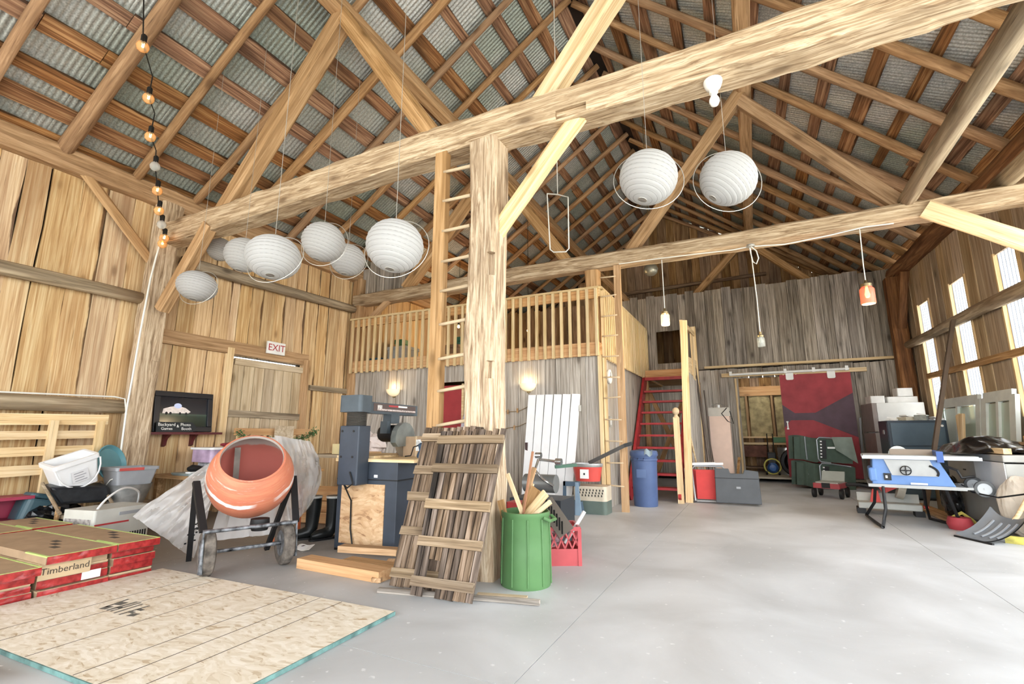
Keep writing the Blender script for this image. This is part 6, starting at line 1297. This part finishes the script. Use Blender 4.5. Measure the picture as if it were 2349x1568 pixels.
# snow shovel etc.
T = thing('snow_shovel', 'grey plastic snow shovel with wooden handle lying scoop down', 'shovel', (2.07, 6.80, 0), math.radians(-63))
SG = plain('grey_shovel_plastic', '#6f747a', .45)
def sc(u, v): return V((-.20+.40*u, -.22+.42*v, .012+.20*v**2.2+.09*(abs(2*u-1))**3*(.3+.7*v)))
MB().grid(sc, 20, 14).grid(lambda u, v: sc(u, v)-V((0, -.012, .006)), 20, 14).build('scoop', SG, T, smooth=True)
for k in range(4): MB().tube([sc(.2+.2*k, .3+.05*j)+V((0, -.002, .006)) for j in range(12)], .011, 6).build('rib', plain('pale_rib', '#8d9298', .4, var=0), T, smooth=True)
MB().box(-.205, .205, -.235, -.215, .0, .016).build('cutting_edge', M_['black'], T)
MB().tube([(.0, .14, .10), (.03, .25, .25), (.16, .647, .95)], .02, 10).build('handle', M_['lumber'], T, smooth=True)
o = MB().tube([V((2.42, 6.92, .02)), V((2.56, 6.93, .5)), V((2.72, 6.94, .9))], .018, 8).single('garden_hoe', M_['timber'], 'second wooden shafted tool beside the snow shovel', 'tool', smooth=True)
o = MB().bar((2.12, 6.72, .035), (2.75, 6.45, .035), .035, .07).single('spirit_level', plain('yellow_level', '#d6c63a', .5, var=.3, scale=9), 'yellow and black spirit level on the floor by the shovel', 'level')
T = thing('cord_reel', 'red coil of rope with yellow strap behind the shovel', 'coil', (1.98, 7.42, 0)); MB().lathe([(.02, .0), (.1, .0), (.12, .06), (.1, .13), (.02, .14)], 18).build('coil', plain('red_rope', '#b8303c', .6), T, smooth=True); MB().tube([(-.05, .0, .13), (.05, .08, .17), (.14, .12, .10), (.2, .1, .02)], .018, 6).build('strap', plain('yellow_strap', '#d0c03c', .6), T)
T = thing('white_pail', 'round white pail half behind the tool handles', 'pail', (2.62, 6.75, 0)); MB().lathe([(0, 0), (.12, 0), (.14, .33), (.148, .335), (.148, .36), (.13, .36), (.11, .02)], 24, None, False, False).build('pail', WP, T, smooth=True)
# table saw on folding stand
SBL = plain('saw_blue', '#5a86c4', .4, var=.06, scale=5); SGR = plain('saw_grey', '#9c9d9b', .4, .3); 
T = thing('table_saw', 'blue portable table saw on a black folding wheeled stand', 'table saw', (1.60, 7.6, 0), math.radians(-8))
MB().box(-.42, .28, -.36, .30, .785, .81).build('table_top', ALU, T, bevel=.004); MB().box(.32, .62, -.36, .30, .785, .81).build('extension_wing', ALU, T, bevel=.004)
MB().box(-.43, .64, -.39, -.36, .765, .80).build('front_rail', ALU, T); MB().box(-.43, .64, .30, .33, .765, .80).build('rear_rail', ALU, T)
MB().prism([(-.33, .78), (.27, .78), (.40, .47), (-.36, .47)], -.33, .26).build('body', SBL, T, bevel=.01); MB().prism([(-.22, .76), (.2, .76), (.26, .58), (-.16, .58)], -.345, -.33).build('grey_fascia', SGR, T); MB().box(-.40, .48, -.37, .28, .44, .475).build('base_frame', SGR, T)
MB().box(-.38, -.30, -.34, .2, .50, .66).build('side_pod', SBL, T, bevel=.02)
arc = [(.06+.2*math.cos(a), .62+.1*math.sin(a)) for a in [math.radians(-20+10*k) for k in range(8)]]
MB().tube([V((x, -.35, z)) for x, z in arc], .012, 6).build('bevel_slot', M_['black'], T)
HW = MB().lathe([(.045, -.01), (.055, 0), (.045, .01)], 20, Matrix.Translation((-.03, -.38, .64)) @ Matrix.Rotation(PI/2, 4, 'X'), False, False).lathe([(.012, -.02), (.012, .05)], 10, Matrix.Translation((-.03, -.38, .64)) @ Matrix.Rotation(PI/2, 4, 'X')).bar((-.08, -.38, .64), (.02, -.38, .64), .012).bar((-.03, -.38, .59), (-.03, -.38, .69), .012).build('handwheel', M_['black'], T, smooth=False)
MB().box(-.24, -.17, -.345, -.335, .52, .60).build('switch_plate', M_['black'], T); MB().box(-.225, -.205, -.352, -.345, .545, .575).build('switch', WP, T.children[-1]); MB().box(.0, .15, -.378, -.37, .485, .505).build('white_badge', M_['white_paint'], T)
MB().box(.26, .32, -.40, .34, .74, .86).build('fence_clamp', plain('fence_blue', '#2f57a0', .4), T); MB().box(-.14, .26, -.10, -.06, .81, .875).build('fence', plain('wood_grey_fence', '#8b7c6c', .6), T)
hd = [(.10*math.cos(a), .10*math.sin(a)) for a in [math.radians(18*k) for k in range(11)]]; MB().prism(hd, -.01, .01, Matrix.Translation((-.05, .05, .81))).build('blade', plain('saw_plate', '#9b9a92', .3, .8), T)
for pts in ([(1.29, 7.28, .45), (1.28, 7.24, .2), (1.2, 7.06, .018), (1.2, 8.0, .018), (1.28, 7.85, .2), (1.31, 7.8, .45)], [(1.87, 7.30, .45), (1.95, 7.36, .15), (2.05, 7.44, .018), (1.86, 8.04, .018), (1.82, 7.95, .2), (1.80, 7.85, .45)]):
    MB().tube(pts, .017, 8).build('leg_frame', M_['black'], T, smooth=True, world=True)
for y in (-.36, .22):
    W = MB().lathe([(.06, -.02), (.085, -.02), (.09, 0), (.085, .02), (.06, .02)], 22, Matrix.Translation((.62, y, .47)) @ Matrix.Rotation(PI/2, 4, 'X'), False, False).build('wheel', plain('grey_rubber_%d' % int(y*100), '#55585a', .6), T, smooth=True)
    MB().lathe([(.0, -.012), (.062, -.014), (.062, .014), (0, .012)], 18, Matrix.Translation((.62, y, .47)) @ Matrix.Rotation(PI/2, 4, 'X'), False, False).build('hub', ALU, W, smooth=True)
for y in (-.36, .22): MB().bar((.40, y, .46), (.62, y, .47), .025).build('wheel_bracket', SGR, T)
MB().tube([(.33, -.34, .70), (.42, -.38, .66), (.45, -.36, .58), (.56, -.37, .60)], .014, 8).build('stand_lever', M_['black'], T, smooth=True)
# mitre saw on the floor under the stand
T = thing('mitre_saw', 'grey and red mitre saw on the floor below the table saw', 'saw', (1.52, 8.38, 0), math.radians(-6)); MG = plain('mitre_grey', '#b3b5ae', .45)
MB().box(-.34, .34, -.13, .13, .07, .15).build('base', MG, T, bevel=.012)
for x in (-.31, .31): MB().box(x-.05, x+.05, -.12, .12, 0, .07).build('foot', M_['black'], T)
MB().box(-.34, .34, .09, .12, .15, .26).build('fence', MG, T); MB().lathe([(0, -.04), (.13, -.04), (.13, .04), (0, .04)], 26, Matrix.Translation((.16, .02, .33)) @ Matrix.Rotation(PI/2, 4, 'Y') @ Matrix.Rotation(.3, 4, 'Y'), False, False).build('blade_guard', plain('clear_guard', '#b9b3a3', .3), T)
MB().bar((-.05, .05, .3), (.2, -.02, .44), .1, .09).build('red_arm', plain('mitre_red', '#c23b3a', .4), T); MB().tube([(-.1, .1, .32), (-.3, .05, .36), (-.45, .0, .36)], .025, 8).build('handle', M_['black'], T, smooth=True)
MB().prism([(-.2, .15), (-.08, .15), (-.1, .3), (-.16, .32)], -.04, .04).build('red_knob', plain('bright_red', '#d83324', .4), T); MB().lathe([(.02, 0), (.02, .05)], 10, Matrix.Translation((.36, -.05, .12)) @ Matrix.Rotation(PI/2, 4, 'Y')).build('stop_knob', plain('knob_red', '#cf2f2a', .4), T)
o = board('low_sill_board', None, M_['timber'], (2.05, 9.6, .02), (2.10, 7.75, .02), .22, .03); tag(o, 'flat brown board along the floor edge under the table saw', 'board')
